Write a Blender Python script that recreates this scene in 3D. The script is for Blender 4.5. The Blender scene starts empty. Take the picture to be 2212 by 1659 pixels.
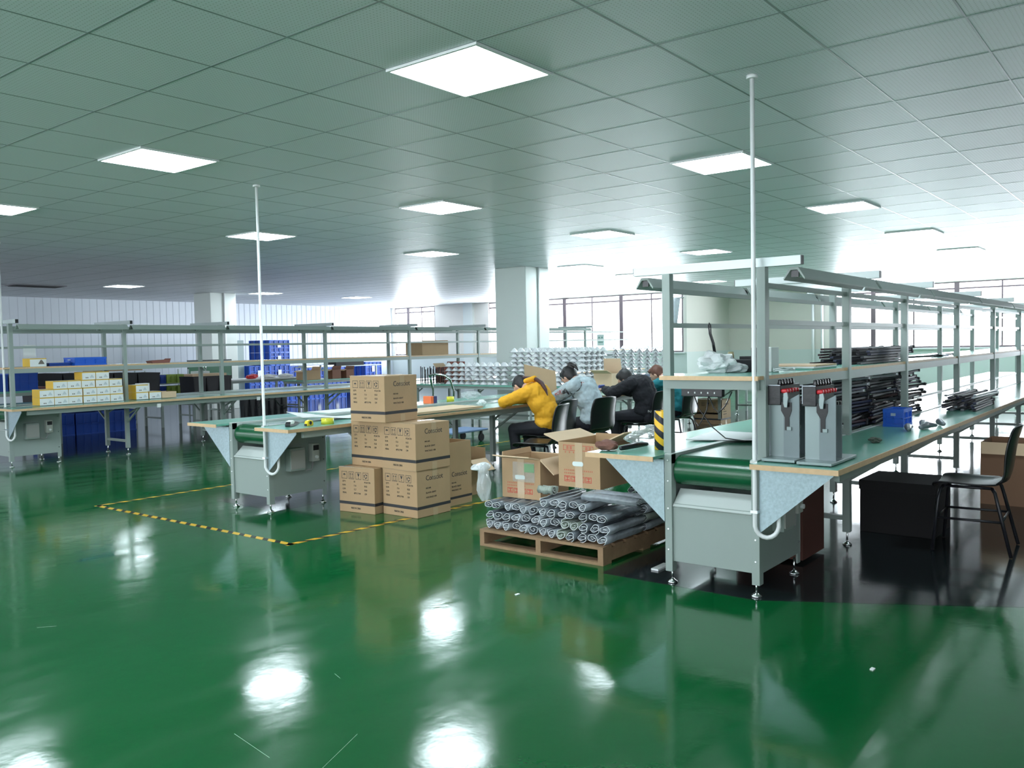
import bpy, bmesh, math, random
from mathutils import Vector, Matrix, Euler
random.seed(11)
C = bpy.context.scene.collection
SC = bpy.context.scene
PI = math.pi

# ------------------------------------------------------------------ camera
yaw, pitch, roll, CAMZ = .6702, -.0449, -.0196, 1.40
cy, sy, cp, sp, cr, sr = math.cos(yaw), math.sin(yaw), math.cos(pitch), math.sin(pitch), math.cos(roll), math.sin(roll)
f0 = Vector((cy, sy, 0)); r0 = Vector((sy, -cy, 0)); u0 = Vector((0, 0, 1))
fw = f0 * cp + u0 * sp; u1 = u0 * cp - f0 * sp
rr = r0 * cr + u1 * sr; uu = u1 * cr - r0 * sr
cam = bpy.data.cameras.new('camera'); co = bpy.data.objects.new('camera', cam); C.objects.link(co)
cam.sensor_width = 36; cam.lens = 36 * 1843.3 / 2212; cam.clip_end = 200; cam.clip_start = .05
m3 = Matrix((rr, uu, -fw)).transposed()
co.matrix_world = Matrix.Translation((0, 0, CAMZ)) @ m3.to_4x4()
SC.camera = co

# ------------------------------------------------------------------ world, window and fill light, exposure
w = bpy.data.worlds.new('sky'); SC.world = w; w.use_nodes = True
bg = w.node_tree.nodes['Background']; bg.inputs[0].default_value = (.86, .93, 1, 1); bg.inputs[1].default_value = 7.0
SC.view_settings.view_transform = 'Standard'; SC.view_settings.look = 'None'
SC.view_settings.exposure = .0; SC.view_settings.gamma = 1; SC.view_settings.use_curve_mapping = False
SC.cycles.use_denoising = True
SC.cycles.max_bounces = 7; SC.cycles.diffuse_bounces = 4; SC.cycles.glossy_bounces = 4
SC.cycles.transmission_bounces = 4; SC.cycles.transparent_max_bounces = 8
SC.cycles.sample_clamp_indirect = 6; SC.cycles.caustics_reflective = True; SC.cycles.blur_glossy = 1.0; SC.cycles.caustics_refractive = False
LAMP = 32.5      # ceiling panels
DAY = 17.0       # daylight outside the windows, W per m2 of window

def daylight(name, x, y0, y1, z0, z1, k=1.0):
    l = bpy.data.lights.new(name, 'AREA'); l.shape = 'RECTANGLE'; l.size = abs(y1 - y0); l.size_y = z1 - z0
    l.energy = DAY * k * abs(y1 - y0) * (z1 - z0) * 4; l.color = (.86, .93, 1)
    o = bpy.data.objects.new(name, l); C.objects.link(o)
    o.location = (x, (y0 + y1) / 2, (z0 + z1) / 2)
    M = Matrix(((0, 0, 1), (1, 0, 0), (0, 1, 0))) if k > 0 else Matrix(((0, 0, -1), (-1, 0, 0), (0, 1, 0)))   # towards -x, or +x
    l.energy = abs(l.energy); o.rotation_euler = M.to_euler()
    return o
daylight('daylight_right', 23.98, -1.4, 7.5, 1.15, 2.75, 1.15)
daylight('daylight_far', 21.28, 10.75, 17.5, 1.15, 2.75, 1.3)
daylight('fill_back', -4.3, 1, 21, 1.0, 2.75, -.026)  # unseen fill behind the camera, added to brighten ceiling and cabinet fronts
daylight('daylight_corner', 21.28, 19.95, 21.8, 1.15, 2.75, 1.6)

# ------------------------------------------------------------------ materials
MATS = {}
def mat(name, col, rough=.5, metal=0, noise=0, scale=8, bump=0, bscale=60, coat=0, emis=None, es=0, alpha=1, trans=0, spec=None, noise_rough=0):
    if name in MATS: return MATS[name]
    m = bpy.data.materials.new(name); m.use_nodes = True; nt = m.node_tree; b = nt.nodes['Principled BSDF']
    b.inputs['Base Color'].default_value = (*col, 1); b.inputs['Roughness'].default_value = rough; b.inputs['Metallic'].default_value = metal
    if spec is not None: b.inputs['Specular IOR Level'].default_value = spec
    if coat: b.inputs['Coat Weight'].default_value = coat; b.inputs['Coat Roughness'].default_value = .05
    if trans: b.inputs['Transmission Weight'].default_value = trans
    if alpha < 1: b.inputs['Alpha'].default_value = alpha
    if emis: b.inputs['Emission Color'].default_value = (*emis, 1); b.inputs['Emission Strength'].default_value = es
    if noise or bump or noise_rough:
        tc = nt.nodes.new('ShaderNodeTexCoord')
    if noise or noise_rough:
        n = nt.nodes.new('ShaderNodeTexNoise'); n.inputs['Scale'].default_value = scale; n.inputs['Detail'].default_value = 5
        nt.links.new(tc.outputs['Object'], n.inputs['Vector'])
    if noise:
        mx = nt.nodes.new('ShaderNodeMix'); mx.data_type = 'RGBA'
        mx.inputs[6].default_value = (*[c * (1 - noise) for c in col], 1); mx.inputs[7].default_value = (*[min(1, c * (1 + noise)) for c in col], 1)
        nt.links.new(n.outputs['Fac'], mx.inputs[0]); nt.links.new(mx.outputs[2], b.inputs['Base Color'])
    if noise_rough:
        mr = nt.nodes.new('ShaderNodeMapRange'); mr.inputs[3].default_value = max(0, rough - noise_rough); mr.inputs[4].default_value = rough + noise_rough
        nt.links.new(n.outputs['Fac'], mr.inputs[0]); nt.links.new(mr.outputs[0], b.inputs['Roughness'])
    if bump:
        n2 = nt.nodes.new('ShaderNodeTexNoise'); n2.inputs['Scale'].default_value = bscale; n2.inputs['Detail'].default_value = 3
        nt.links.new(tc.outputs['Object'], n2.inputs['Vector'])
        bp = nt.nodes.new('ShaderNodeBump'); bp.inputs['Strength'].default_value = bump; bp.inputs['Distance'].default_value = .01
        nt.links.new(n2.outputs['Fac'], bp.inputs['Height']); nt.links.new(bp.outputs[0], b.inputs['Normal'])
    MATS[name] = m
    return m
paint = mat('grey_painted_steel', (.29, .345, .32), .42, 0, .06, 3, .05, 300)
paint2 = mat('light_painted_steel', (.50, .55, .53), .35, 0, .04, 3)
alu = mat('aluminium_profile', (.46, .52, .51), .33, .4, .05, 5)
galv = mat('galvanised_sheet', (.36, .46, .50), .34, .45, .3, 70, .05, 120)
steel = mat('bright_steel', (.7, .72, .72), .22, 1)
chrome = mat('chrome', (.8, .82, .82), .1, 1)
wood = mat('edge_wood', (.62, .42, .24), .5, 0, .15, 30)
esd = mat('green_table_mat', (.16, .42, .33), .22, 0, .06, 2)
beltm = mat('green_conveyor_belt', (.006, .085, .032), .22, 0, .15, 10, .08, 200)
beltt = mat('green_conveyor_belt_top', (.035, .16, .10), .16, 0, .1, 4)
black = mat('black_plastic', (.012, .012, .014), .28, 0, 0, 8, .05, 80)
blackm = mat('black_matt', (.014, .014, .018), .6, 0, .3, 20)
blacks = mat('black_painted_steel', (.02, .02, .025), .35, .2)
white = mat('white_plastic', (.78, .80, .80), .4)
paper = mat('white_paper', (.85, .86, .86), .7)
cardb = mat('brown_cardboard', (.44, .29, .16), .75, 0, .08, 6, .08, 40)
cardb2 = mat('pale_cardboard', (.64, .47, .31), .75, 0, .08, 6, .06, 40)
cardin = mat('cardboard_inside', (.46, .28, .15), .8, 0, .12, 8)
ink = mat('black_ink', (.03, .03, .035), .6)
inkg = mat('grey_ink', (.16, .14, .12), .7)
redink = mat('red_ink', (.55, .07, .05), .7)
tapem = mat('clear_packing_tape', (.52, .38, .24), .12, 0, .05, 8)
blue = mat('blue_crate_plastic', (.015, .12, .62), .4, 0, .1, 6)
blued = mat('dark_blue_crate_plastic', (.012, .06, .34), .45, 0, .2, 6)
red = mat('red_plastic', (.62, .03, .04), .4)
orange = mat('orange_plastic', (.9, .17, .04), .4)
yellow = mat('yellow_plastic', (.85, .62, .03), .35)
mustard = mat('mustard_card', (.68, .42, .04), .6)
amber = mat('yellow_tape_roll', (.72, .66, .05), .2)
palletm = mat('pallet_wood', (.29, .18, .10), .8, 0, .35, 12, .2, 60)
wallm = mat('cream_wall_paint', (.74, .72, .66), .6, 0, .03, 1)
dado = mat('pale_green_dado', (.64, .71, .68), .45, 0, .03, 1)
colm = mat('column_paint', (.70, .75, .72), .55, 0, .02, 1)
brownf = mat('brown_window_frame', (.13, .10, .11), .4)
tube_off = mat('unlit_tube_white', (.85, .88, .88), .25)
plastic_bag = mat('thin_white_polythene', (.72, .76, .77), .25, 0, .1, 10, .5, 18, alpha=.93)
film = mat('clear_film', (.8, .85, .86), .1, 0, 0, 8, .5, 15, alpha=.35)

# ------------------------------------------------------------------ mesh helpers
def nb(): return bmesh.new()
def box(bm, x0, x1, y0, y1, z0, z1, mi=0):
    v = [bm.verts.new(p) for p in ((x0, y0, z0), (x1, y0, z0), (x1, y1, z0), (x0, y1, z0), (x0, y0, z1), (x1, y0, z1), (x1, y1, z1), (x0, y1, z1))]
    fs = []
    for q in ((3, 2, 1, 0), (4, 5, 6, 7), (0, 1, 5, 4), (1, 2, 6, 5), (2, 3, 7, 6), (3, 0, 4, 7)):
        f = bm.faces.new([v[i] for i in q]); f.material_index = mi; fs.append(f)
    return fs
def obox(bm, c, s, rot=None, mi=0):
    """box of size s centred at c, turned by an Euler"""
    n = len(bm.verts)
    fs = box(bm, -s[0] / 2, s[0] / 2, -s[1] / 2, s[1] / 2, -s[2] / 2, s[2] / 2, mi)
    bm.verts.ensure_lookup_table()
    M = Matrix.Translation(c) @ (Euler(rot).to_matrix().to_4x4() if rot else Matrix.Identity(4))
    for v in list(bm.verts)[n:]: v.co = M @ v.co
    return fs
def bar(bm, a, b, w, h=None, mi=0):
    """rectangular bar from a to b"""
    h = h or w; a = Vector(a); b = Vector(b); d = b - a; L = d.length
    q = d.to_track_quat('X', 'Z'); M = Matrix.Translation((a + b) / 2) @ q.to_matrix().to_4x4()
    n = len(bm.verts); box(bm, -L / 2, L / 2, -w / 2, w / 2, -h / 2, h / 2, mi); bm.verts.ensure_lookup_table()
    for v in list(bm.verts)[n:]: v.co = M @ v.co
def tube(bm, pts, r, n=8, caps=True, mi=0):
    pts = [Vector(p) for p in pts]; rs = r if isinstance(r, (list, tuple)) else [r] * len(pts); rings = []
    up = None
    for i, p in enumerate(pts):
        d = (pts[min(i + 1, len(pts) - 1)] - pts[max(i - 1, 0)]).normalized()
        if up is None: up = Vector((0, 0, 1)) if abs(d.z) < .9 else Vector((1, 0, 0))
        s = d.cross(up).normalized(); up = s.cross(d).normalized()
        rings.append([bm.verts.new(p + (s * math.cos(2 * PI * k / n) + up * math.sin(2 * PI * k / n)) * rs[i]) for k in range(n)])
    for i in range(len(rings) - 1):
        for k in range(n):
            f = bm.faces.new((rings[i][k], rings[i][(k + 1) % n], rings[i + 1][(k + 1) % n], rings[i + 1][k])); f.smooth = True; f.material_index = mi
    if caps:
        for ring in (rings[0][::-1], rings[-1]):
            f = bm.faces.new(ring); f.material_index = mi
def lathe(bm, prof, n=16, c=(0, 0, 0), axis='Z', mi=0):
    rings = []
    for (r, z) in prof:
        ring = []
        for k in range(n):
            a = 2 * PI * k / n
            p = (r * math.cos(a), r * math.sin(a), z)
            if axis == 'Y': p = (p[0], p[2], p[1])
            if axis == 'X': p = (p[2], p[0], p[1])
            ring.append(bm.verts.new(Vector(p) + Vector(c)))
        rings.append(ring)
    for i in range(len(rings) - 1):
        for k in range(n):
            f = bm.faces.new((rings[i][k], rings[i][(k + 1) % n], rings[i + 1][(k + 1) % n], rings[i + 1][k])); f.smooth = True; f.material_index = mi
    for ring in (rings[0][::-1], rings[-1]):
        f = bm.faces.new(ring); f.material_index = mi
def prism(bm, poly, axis, a, b, mi=0):
    """poly = 2d points in the two other axes, extruded along axis from a to b"""
    def P(p, t):
        return {'X': (t, p[0], p[1]), 'Y': (p[0], t, p[1]), 'Z': (p[0], p[1], t)}[axis]
    A = [bm.verts.new(P(p, a)) for p in poly]; B = [bm.verts.new(P(p, b)) for p in poly]
    fs = [bm.faces.new(A[::-1]), bm.faces.new(B)]
    n = len(poly)
    for i in range(n): fs.append(bm.faces.new((A[i], A[(i + 1) % n], B[(i + 1) % n], B[i])))
    for f in fs: f.material_index = mi
def obj(name, bm, m=None, parent=None, bevel=0, loc=None):
    me = bpy.data.meshes.new(name)
    bmesh.ops.recalc_face_normals(bm, faces=bm.faces); bm.to_mesh(me); bm.free()
    for x in (m if isinstance(m, (list, tuple)) else [m]):
        if x: me.materials.append(x)
    o = bpy.data.objects.new(name, me); C.objects.link(o)
    if parent: o.parent = parent
    if loc: o.location = loc
    if bevel:
        b = o.modifiers.new('bevel', 'BEVEL'); b.width = bevel; b.segments = 2; b.limit_method = 'ANGLE'
    return o
def qb(name, m, parent, *args, bevel=0):
    bm = nb(); box(bm, *args); return obj(name, bm, m, parent, bevel)
def tag(o, label, cat, group=None, kind=None):
    o['label'] = label; o['category'] = cat
    if group: o['group'] = group
    if kind: o['kind'] = kind
    return o
def thing(name, label, cat, loc=(0, 0, 0), rz=0, group=None, rot=None):
    o = bpy.data.objects.new(name, None); C.objects.link(o); o.empty_display_size = .1
    o.location = loc; o.rotation_euler = rot or (0, 0, rz)
    return tag(o, label, cat, group)
def struct(name, bm, m, bevel=0):
    o = obj(name, bm, m, None, bevel); o['kind'] = 'structure'; return o
KIDS = {}
def dup(root, loc, rz=None, label=None, group=None, rot=None, scale=None):
    r = root.copy(); C.objects.link(r); r.location = loc
    if rz is not None: r.rotation_euler = (0, 0, rz)
    if rot: r.rotation_euler = rot
    if scale: r.scale = scale
    if label: r['label'] = label
    if group: r['group'] = group
    def rec(a, b):
        if a not in KIDS: KIDS[a] = list(a.children)
        for ch in KIDS[a]:
            c = ch.copy(); C.objects.link(c); c.parent = b; rec(ch, c)
    rec(root, r)
    return r
FONT = {}
def text_mesh(s, size, ext=.0006, sx=1.0):
    key = (s, size, sx)
    if key in FONT: return FONT[key]
    cu = bpy.data.curves.new('t', 'FONT'); cu.body = s; cu.size = size; cu.extrude = ext; cu.resolution_u = 2
    cu.align_x = 'LEFT'; cu.align_y = 'BOTTOM'
    to = bpy.data.objects.new('t', cu); C.objects.link(to)
    dg = bpy.context.evaluated_depsgraph_get(); dg.update()
    me = bpy.data.meshes.new_from_object(to.evaluated_get(dg))
    bpy.data.objects.remove(to)
    if sx != 1.0:
        for v in me.vertices: v.co.x *= sx
    FONT[key] = me
    return me
def write_into(bm, s, size, M, sx=1.0, mi=0):
    """put text into a bmesh; M places the text plane (x right, y up, z out)"""
    me = text_mesh(s, size, sx=sx); n = len(bm.verts); nf = len(bm.faces)
    bm.from_mesh(me); bm.verts.ensure_lookup_table(); bm.faces.ensure_lookup_table()
    for v in list(bm.verts)[n:]: v.co = M @ v.co
    for f in list(bm.faces)[nf:]: f.material_index = mi
def plane_M(origin, right, up):
    r = Vector(right); u = Vector(up); n = r.cross(u)
    return Matrix.Translation(origin) @ Matrix((r, u, n)).transposed().to_4x4()

# ------------------------------------------------------------------ the room
H = 2.80
# floor: glossy green epoxy with slight waviness
def floor_material():
    m = bpy.data.materials.new('green_epoxy_floor'); m.use_nodes = True; nt = m.node_tree; b = nt.nodes['Principled BSDF']
    tc = nt.nodes.new('ShaderNodeTexCoord')
    n = nt.nodes.new('ShaderNodeTexNoise'); n.inputs['Scale'].default_value = .6; n.inputs['Detail'].default_value = 6
    nt.links.new(tc.outputs['Object'], n.inputs['Vector'])
    mx = nt.nodes.new('ShaderNodeMix'); mx.data_type = 'RGBA'
    mx.inputs[6].default_value = (.001, .085, .020, 1); mx.inputs[7].default_value = (.003, .132, .036, 1)
    nt.links.new(n.outputs['Fac'], mx.inputs[0]); nt.links.new(mx.outputs[2], b.inputs['Base Color'])
    mp = nt.nodes.new('ShaderNodeMapping'); mp.inputs['Scale'].default_value = (1.2, 3.5, 1); mp.inputs['Rotation'].default_value = (0, 0, .5)
    nt.links.new(tc.outputs['Object'], mp.inputs['Vector'])
    n3 = nt.nodes.new('ShaderNodeTexNoise'); n3.inputs['Scale'].default_value = 1.6; n3.inputs['Detail'].default_value = 7
    nt.links.new(mp.outputs[0], n3.inputs['Vector'])
    mr = nt.nodes.new('ShaderNodeMapRange'); mr.inputs[1].default_value = .3; mr.inputs[2].default_value = .7; mr.inputs[3].default_value = .075; mr.inputs[4].default_value = .17
    nt.links.new(n3.outputs['Fac'], mr.inputs[0]); nt.links.new(mr.outputs[0], b.inputs['Roughness'])
    n2 = nt.nodes.new('ShaderNodeTexNoise'); n2.inputs['Scale'].default_value = 9; n2.inputs['Detail'].default_value = 3
    nt.links.new(tc.outputs['Object'], n2.inputs['Vector'])
    bp = nt.nodes.new('ShaderNodeBump'); bp.inputs['Strength'].default_value = .07; bp.inputs['Distance'].default_value = .01
    nt.links.new(n2.outputs['Fac'], bp.inputs['Height']); nt.links.new(bp.outputs[0], b.inputs['Normal'])
    b.inputs['IOR'].default_value = 1.55
    return m
bm = nb(); box(bm, -4, 24.4, -9.2, 22.2, -.12, 0); FL = struct('floor', bm, floor_material())
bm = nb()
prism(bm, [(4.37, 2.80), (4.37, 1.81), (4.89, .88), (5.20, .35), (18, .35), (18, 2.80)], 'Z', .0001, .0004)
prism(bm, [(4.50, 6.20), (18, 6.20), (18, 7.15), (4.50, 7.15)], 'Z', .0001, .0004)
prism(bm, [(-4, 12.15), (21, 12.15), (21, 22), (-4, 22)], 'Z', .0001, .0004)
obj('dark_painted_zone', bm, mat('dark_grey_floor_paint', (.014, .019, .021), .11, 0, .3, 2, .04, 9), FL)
bm = nb()
for a, b in (((1.755, 2.72), (1.72, 2.46)), ((2.02, 2.35), (1.70, 2.22)), ((1.86, 4.62), (1.93, 4.56)), ((2.35, 2.87), (2.33, 2.81))):
    bar(bm, (a[0], a[1], .0006), (b[0], b[1], .0006), .0012, .0005)
obj('scratch', bm, mat('floor_scratch', (.45, .6, .5), .6), FL)
# ceiling tiles: perforated metal, fine ribs
def ceiling_material():
    m = bpy.data.materials.new('perforated_ceiling_tile'); m.use_nodes = True; nt = m.node_tree; b = nt.nodes['Principled BSDF']
    b.inputs['Roughness'].default_value = .42; b.inputs['Metallic'].default_value = 0.0
    tc = nt.nodes.new('ShaderNodeTexCoord')
    v = nt.nodes.new('ShaderNodeTexVoronoi'); v.inputs['Scale'].default_value = 1 / .02; v.inputs['Randomness'].default_value = 0
    nt.links.new(tc.outputs['Object'], v.inputs['Vector'])
    mr = nt.nodes.new('ShaderNodeMapRange'); mr.inputs[1].default_value = .12; mr.inputs[2].default_value = .2
    nt.links.new(v.outputs['Distance'], mr.inputs[0])
    n = nt.nodes.new('ShaderNodeTexNoise'); n.inputs['Scale'].default_value = .5; n.inputs['Detail'].default_value = 2
    nt.links.new(tc.outputs['Object'], n.inputs['Vector'])
    mxa = nt.nodes.new('ShaderNodeMix'); mxa.data_type = 'RGBA'; mxa.inputs[6].default_value = (.72, .74, .78, 1); mxa.inputs[7].default_value = (.78, .80, .84, 1)
    nt.links.new(n.outputs['Fac'], mxa.inputs[0])
    mx = nt.nodes.new('ShaderNodeMix'); mx.data_type = 'RGBA'; mx.inputs[6].default_value = (.45, .48, .47, 1)
    nt.links.new(mxa.outputs[2], mx.inputs[7]); nt.links.new(mr.outputs[0], mx.inputs[0]); nt.links.new(mx.outputs[2], b.inputs['Base Color'])
    return m
bm = nb(); box(bm, -4, 24.4, -9.2, 22.2, H, H + .1); struct('ceiling', bm, ceiling_material())
# T-bars of the tile grid
GX, GY = .040, .182
tbar = mat('ceiling_t_bar', (.22, .26, .26), .3, .0)
bm = nb()
x = GX - .6 * 6
while x < 24: box(bm, x - .005, x + .005, -9.1, 22.1, H - .0012, H + .001); x += .6
y = GY - .6 * 15
while y < 22: box(bm, -3.9, 24.2, y - .005, y + .005, H - .001, H + .001); y += .6
struct('trim_1', bm, tbar)
# walls
def panel_material():
    m = bpy.data.materials.new('white_ribbed_wall_panel'); m.use_nodes = True; nt = m.node_tree; b = nt.nodes['Principled BSDF']
    b.inputs['Base Color'].default_value = (.70, .76, .82, 1); b.inputs['Roughness'].default_value = .35
    tc = nt.nodes.new('ShaderNodeTexCoord'); sx = nt.nodes.new('ShaderNodeSeparateXYZ'); nt.links.new(tc.outputs['Object'], sx.inputs[0])
    a = nt.nodes.new('ShaderNodeMath'); a.operation = 'MULTIPLY'; a.inputs[1].default_value = 1 / .19; nt.links.new(sx.outputs[0], a.inputs[0])
    fr = nt.nodes.new('ShaderNodeMath'); fr.operation = 'FRACT'; nt.links.new(a.outputs[0], fr.inputs[0])
    mr = nt.nodes.new('ShaderNodeMapRange'); mr.inputs[1].default_value = 0; mr.inputs[2].default_value = .12; nt.links.new(fr.outputs[0], mr.inputs[0])
    bp = nt.nodes.new('ShaderNodeBump'); bp.inputs['Strength'].default_value = .8; bp.inputs['Distance'].default_value = .01
    nt.links.new(mr.outputs[0], bp.inputs['Height']); nt.links.new(bp.outputs[0], b.inputs['Normal'])
    return m
bm = nb(); box(bm, -4, 21.4, 22.0, 22.2, 0, H); struct('wall_left', bm, panel_material())
bm = nb(); box(bm, -4.2, -4, -9.2, 22.2, 0, 1.0); box(bm, -4.2, -4, -9.2, 22.2, 2.77, H)
for k in range(8): box(bm, -4.2, -4, -9.2 + k * 4.45, -8.9 + k * 4.45, 1.0, 2.77)  # openings added in the unseen back wall to let the fill light in
struct('wall_back', bm, wallm)
bm = nb(); box(bm, -4, 24.4, -9.4, -9.2, 0, H); struct('wall_right', bm, mat('dark_wall', (.10, .12, .12), .7))
ZS, ZT = 1.14, 2.78
def wall_x(name, X, y0, y1, holes):
    """wall facing -x with window holes; lower part pale green"""
    bm = nb(); t = .2
    box(bm, X, X + t, y0, y1, 0, ZS, 1)
    ys = [y0]
    for a, b_ in holes: ys += [a, b_]
    ys.append(y1)
    for i in range(0, len(ys), 2):
        if ys[i + 1] - ys[i] > .001: box(bm, X, X + t, ys[i], ys[i + 1], ZS, H)
    for a, b_ in holes: box(bm, X, X + t, a, b_, ZT, H)
    return struct(name, bm, [wallm, dado])
wall_x('wall_far', 21.0, 10.6, 22.0, [(10.7, 17.55), (19.9, 21.85)])
wall_x('wall_end', 23.7, -9.2, 10.79, [(-1.45, 7.55)])
bm = nb(); box(bm, 21.2, 23.7, 10.6, 10.8, 0, ZS, 1); box(bm, 21.2, 23.7, 10.6, 10.8, ZS, H); struct('wall_return', bm, [wallm, dado])
glassm = mat('window_glass', (.9, .95, 1), .02, 0, alpha=.06)
NW = 0
def window(X, y0, y1, npanes):
    global NW
    NW += 1
    bm = nb(); w_ = .05
    box(bm, X + .04, X + .10, y0, y1, ZS, ZS + .04); box(bm, X + .04, X + .10, y0, y1, ZT - .03, ZT)
    box(bm, X + .05, X + .10, y0, y1, 2.59, 2.63)
    for i in range(npanes + 1):
        y = y0 + (y1 - y0) * i / npanes; ww = .06 if i % 2 == 0 else .018
        box(bm, X + .03, X + .11, max(y0, y - ww), min(y1, y + ww), ZS, ZT)
    fr = obj('window_%d' % NW, bm, brownf); fr['kind'] = 'structure'
    p = qb('pane', glassm, fr, X + .065, X + .071, y0, y1, ZS, ZT)
    s = qb('sill', white, fr, X - .05, X + .04, y0 - .05, y1 + .05, ZS - .04, ZS)
window(21.0, 10.7, 17.55, 7); window(21.0, 19.9, 21.85, 3); window(23.7, -1.45, 7.55, 9)
# columns with a pipe down the face
for nm, x, y, s in (('wall_column', 12.05, 9.2, .7), ('wall_column', 11.5, 18.2, .7)):
    bm = nb(); box(bm, x, x + s, y, y + s, 0, H); o = struct(nm, bm, colm, .01)
    bm = nb(); tube(bm, [(x + s * .52, y - .02, 0), (x + s * .52, y - .02, H)], .018, 8); obj('pipe', bm, white, o)
bm = nb(); box(bm, 20.9, 21, 18.15, 18.55, 0, H); struct('trim_2', bm, colm)
bm = nb()
for yy in (7.85, 8.1): tube(bm, [(23.6, yy, 0), (23.6, yy, H)], .04, 8)
struct('trim_3', bm, white)

# ceiling panel lights
def lamp_material():
    m = bpy.data.materials.new('lit_panel'); m.use_nodes = True; nt = m.node_tree; nt.nodes.clear()
    e = nt.nodes.new('ShaderNodeEmission'); o = nt.nodes.new('ShaderNodeOutputMaterial')
    e.inputs[0].default_value = (.80, .93, 1, 1); e.inputs[1].default_value = LAMP; nt.links.new(e.outputs[0], o.inputs[0]); return m
L0 = thing('ceiling_light', '', 'light', (0, 0, H))
bm = nb()
for a in ((-.3, .3, -.3, -.285), (-.3, .3, .285, .3), (-.3, -.285, -.285, .285), (.285, .3, -.285, .285)): box(bm, a[0], a[1], a[2], a[3], -.014, -.001)
obj('frame', bm, white, L0)
qb('diffuser', lamp_material(), L0, -.285, .285, -.285, .285, -.010, -.001)
LIGHTS = [(3.34, 2.88, 'largest lit ceiling panel at the top centre of the picture'),
 (6.34, 2.88, 'lit ceiling panel crossed by the white pole of the right conveyor'),
 (9.34, 2.88, 'lit ceiling panel just right of the white pole of the right conveyor'),
 (12.34, 2.88, 'washed out lit ceiling panel above the right rack, nearest the bright windows but one'),
 (15.34, 2.88, 'farthest faint lit ceiling panel over the right rack'),
 (3.34, 5.88, 'large lit ceiling panel, second nearest, at the upper left'),
 (6.34, 5.88, 'lit ceiling panel in the middle, straight behind the largest panel'),
 (9.34, 5.88, 'lit ceiling panel above the right hand end of the shade stacks, before the pillar'),
 (12.34, 5.88, 'lit ceiling panel just above the left end of the right rack'),
 (15.34, 5.88, 'lit ceiling panel just under the right rack top beam, by its right end'),
 (3.34, 8.88, 'lit ceiling panel cut off by the left edge of the picture'),
 (6.34, 8.88, 'lit ceiling panel crossed by the white pole of the middle conveyor'),
 (9.34, 8.88, 'lit ceiling panel above and left of the big square pillar'),
 (12.9, 8.60, 'lit ceiling panel touching the right side of the big square pillar'),
 (15.34, 8.88, 'lit ceiling panel beside the left tip of the right rack top beam'),
 (18.4, 8.70, 'small lit ceiling panel seen through the right rack under its beam'),
 (9.0, 17.4, 'lit ceiling panel alone over the left rack before the ribbed wall'),
 (12.7, 17.7, 'lit ceiling panel beside the far left pillar, behind the thin white pole'),
 (15.7, 17.8, 'lit ceiling panel over the blue lockers, before the ribbed wall'),
 (18.8, 18.0, 'lit ceiling panel before the far left window'),
 (.34, 2.88, 'lit ceiling panel over the camera, outside the picture, near row'),
 (.34, 5.88, 'lit ceiling panel outside the picture left of the near row'),
 (6.34, -.12, 'lit ceiling panel outside the picture right of the right conveyor')]
for i, (x, y, lb) in enumerate(LIGHTS):
    if i == 0: L0.location = (x, y, H); L0['label'] = lb; L0['group'] = 'ceiling panel lights'
    else: dup(L0, (x, y, H), 0, lb, 'ceiling panel lights')
# dark vent
v = thing('ceiling_vent', 'dark flat vent in the ceiling near the left ribbed wall', 'vent', (7.6, 18.2, H))
qb('frame', mat('vent_grey', (.2, .2, .22), .6), v, -.5, .5, -.25, .25, -.02, -.001)
bm = nb()
for k in range(8): box(bm, -.45, .45, -.21 + k * .055, -.19 + k * .055, -.03, -.02)
obj('louvre', bm, blackm, v)

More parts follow.
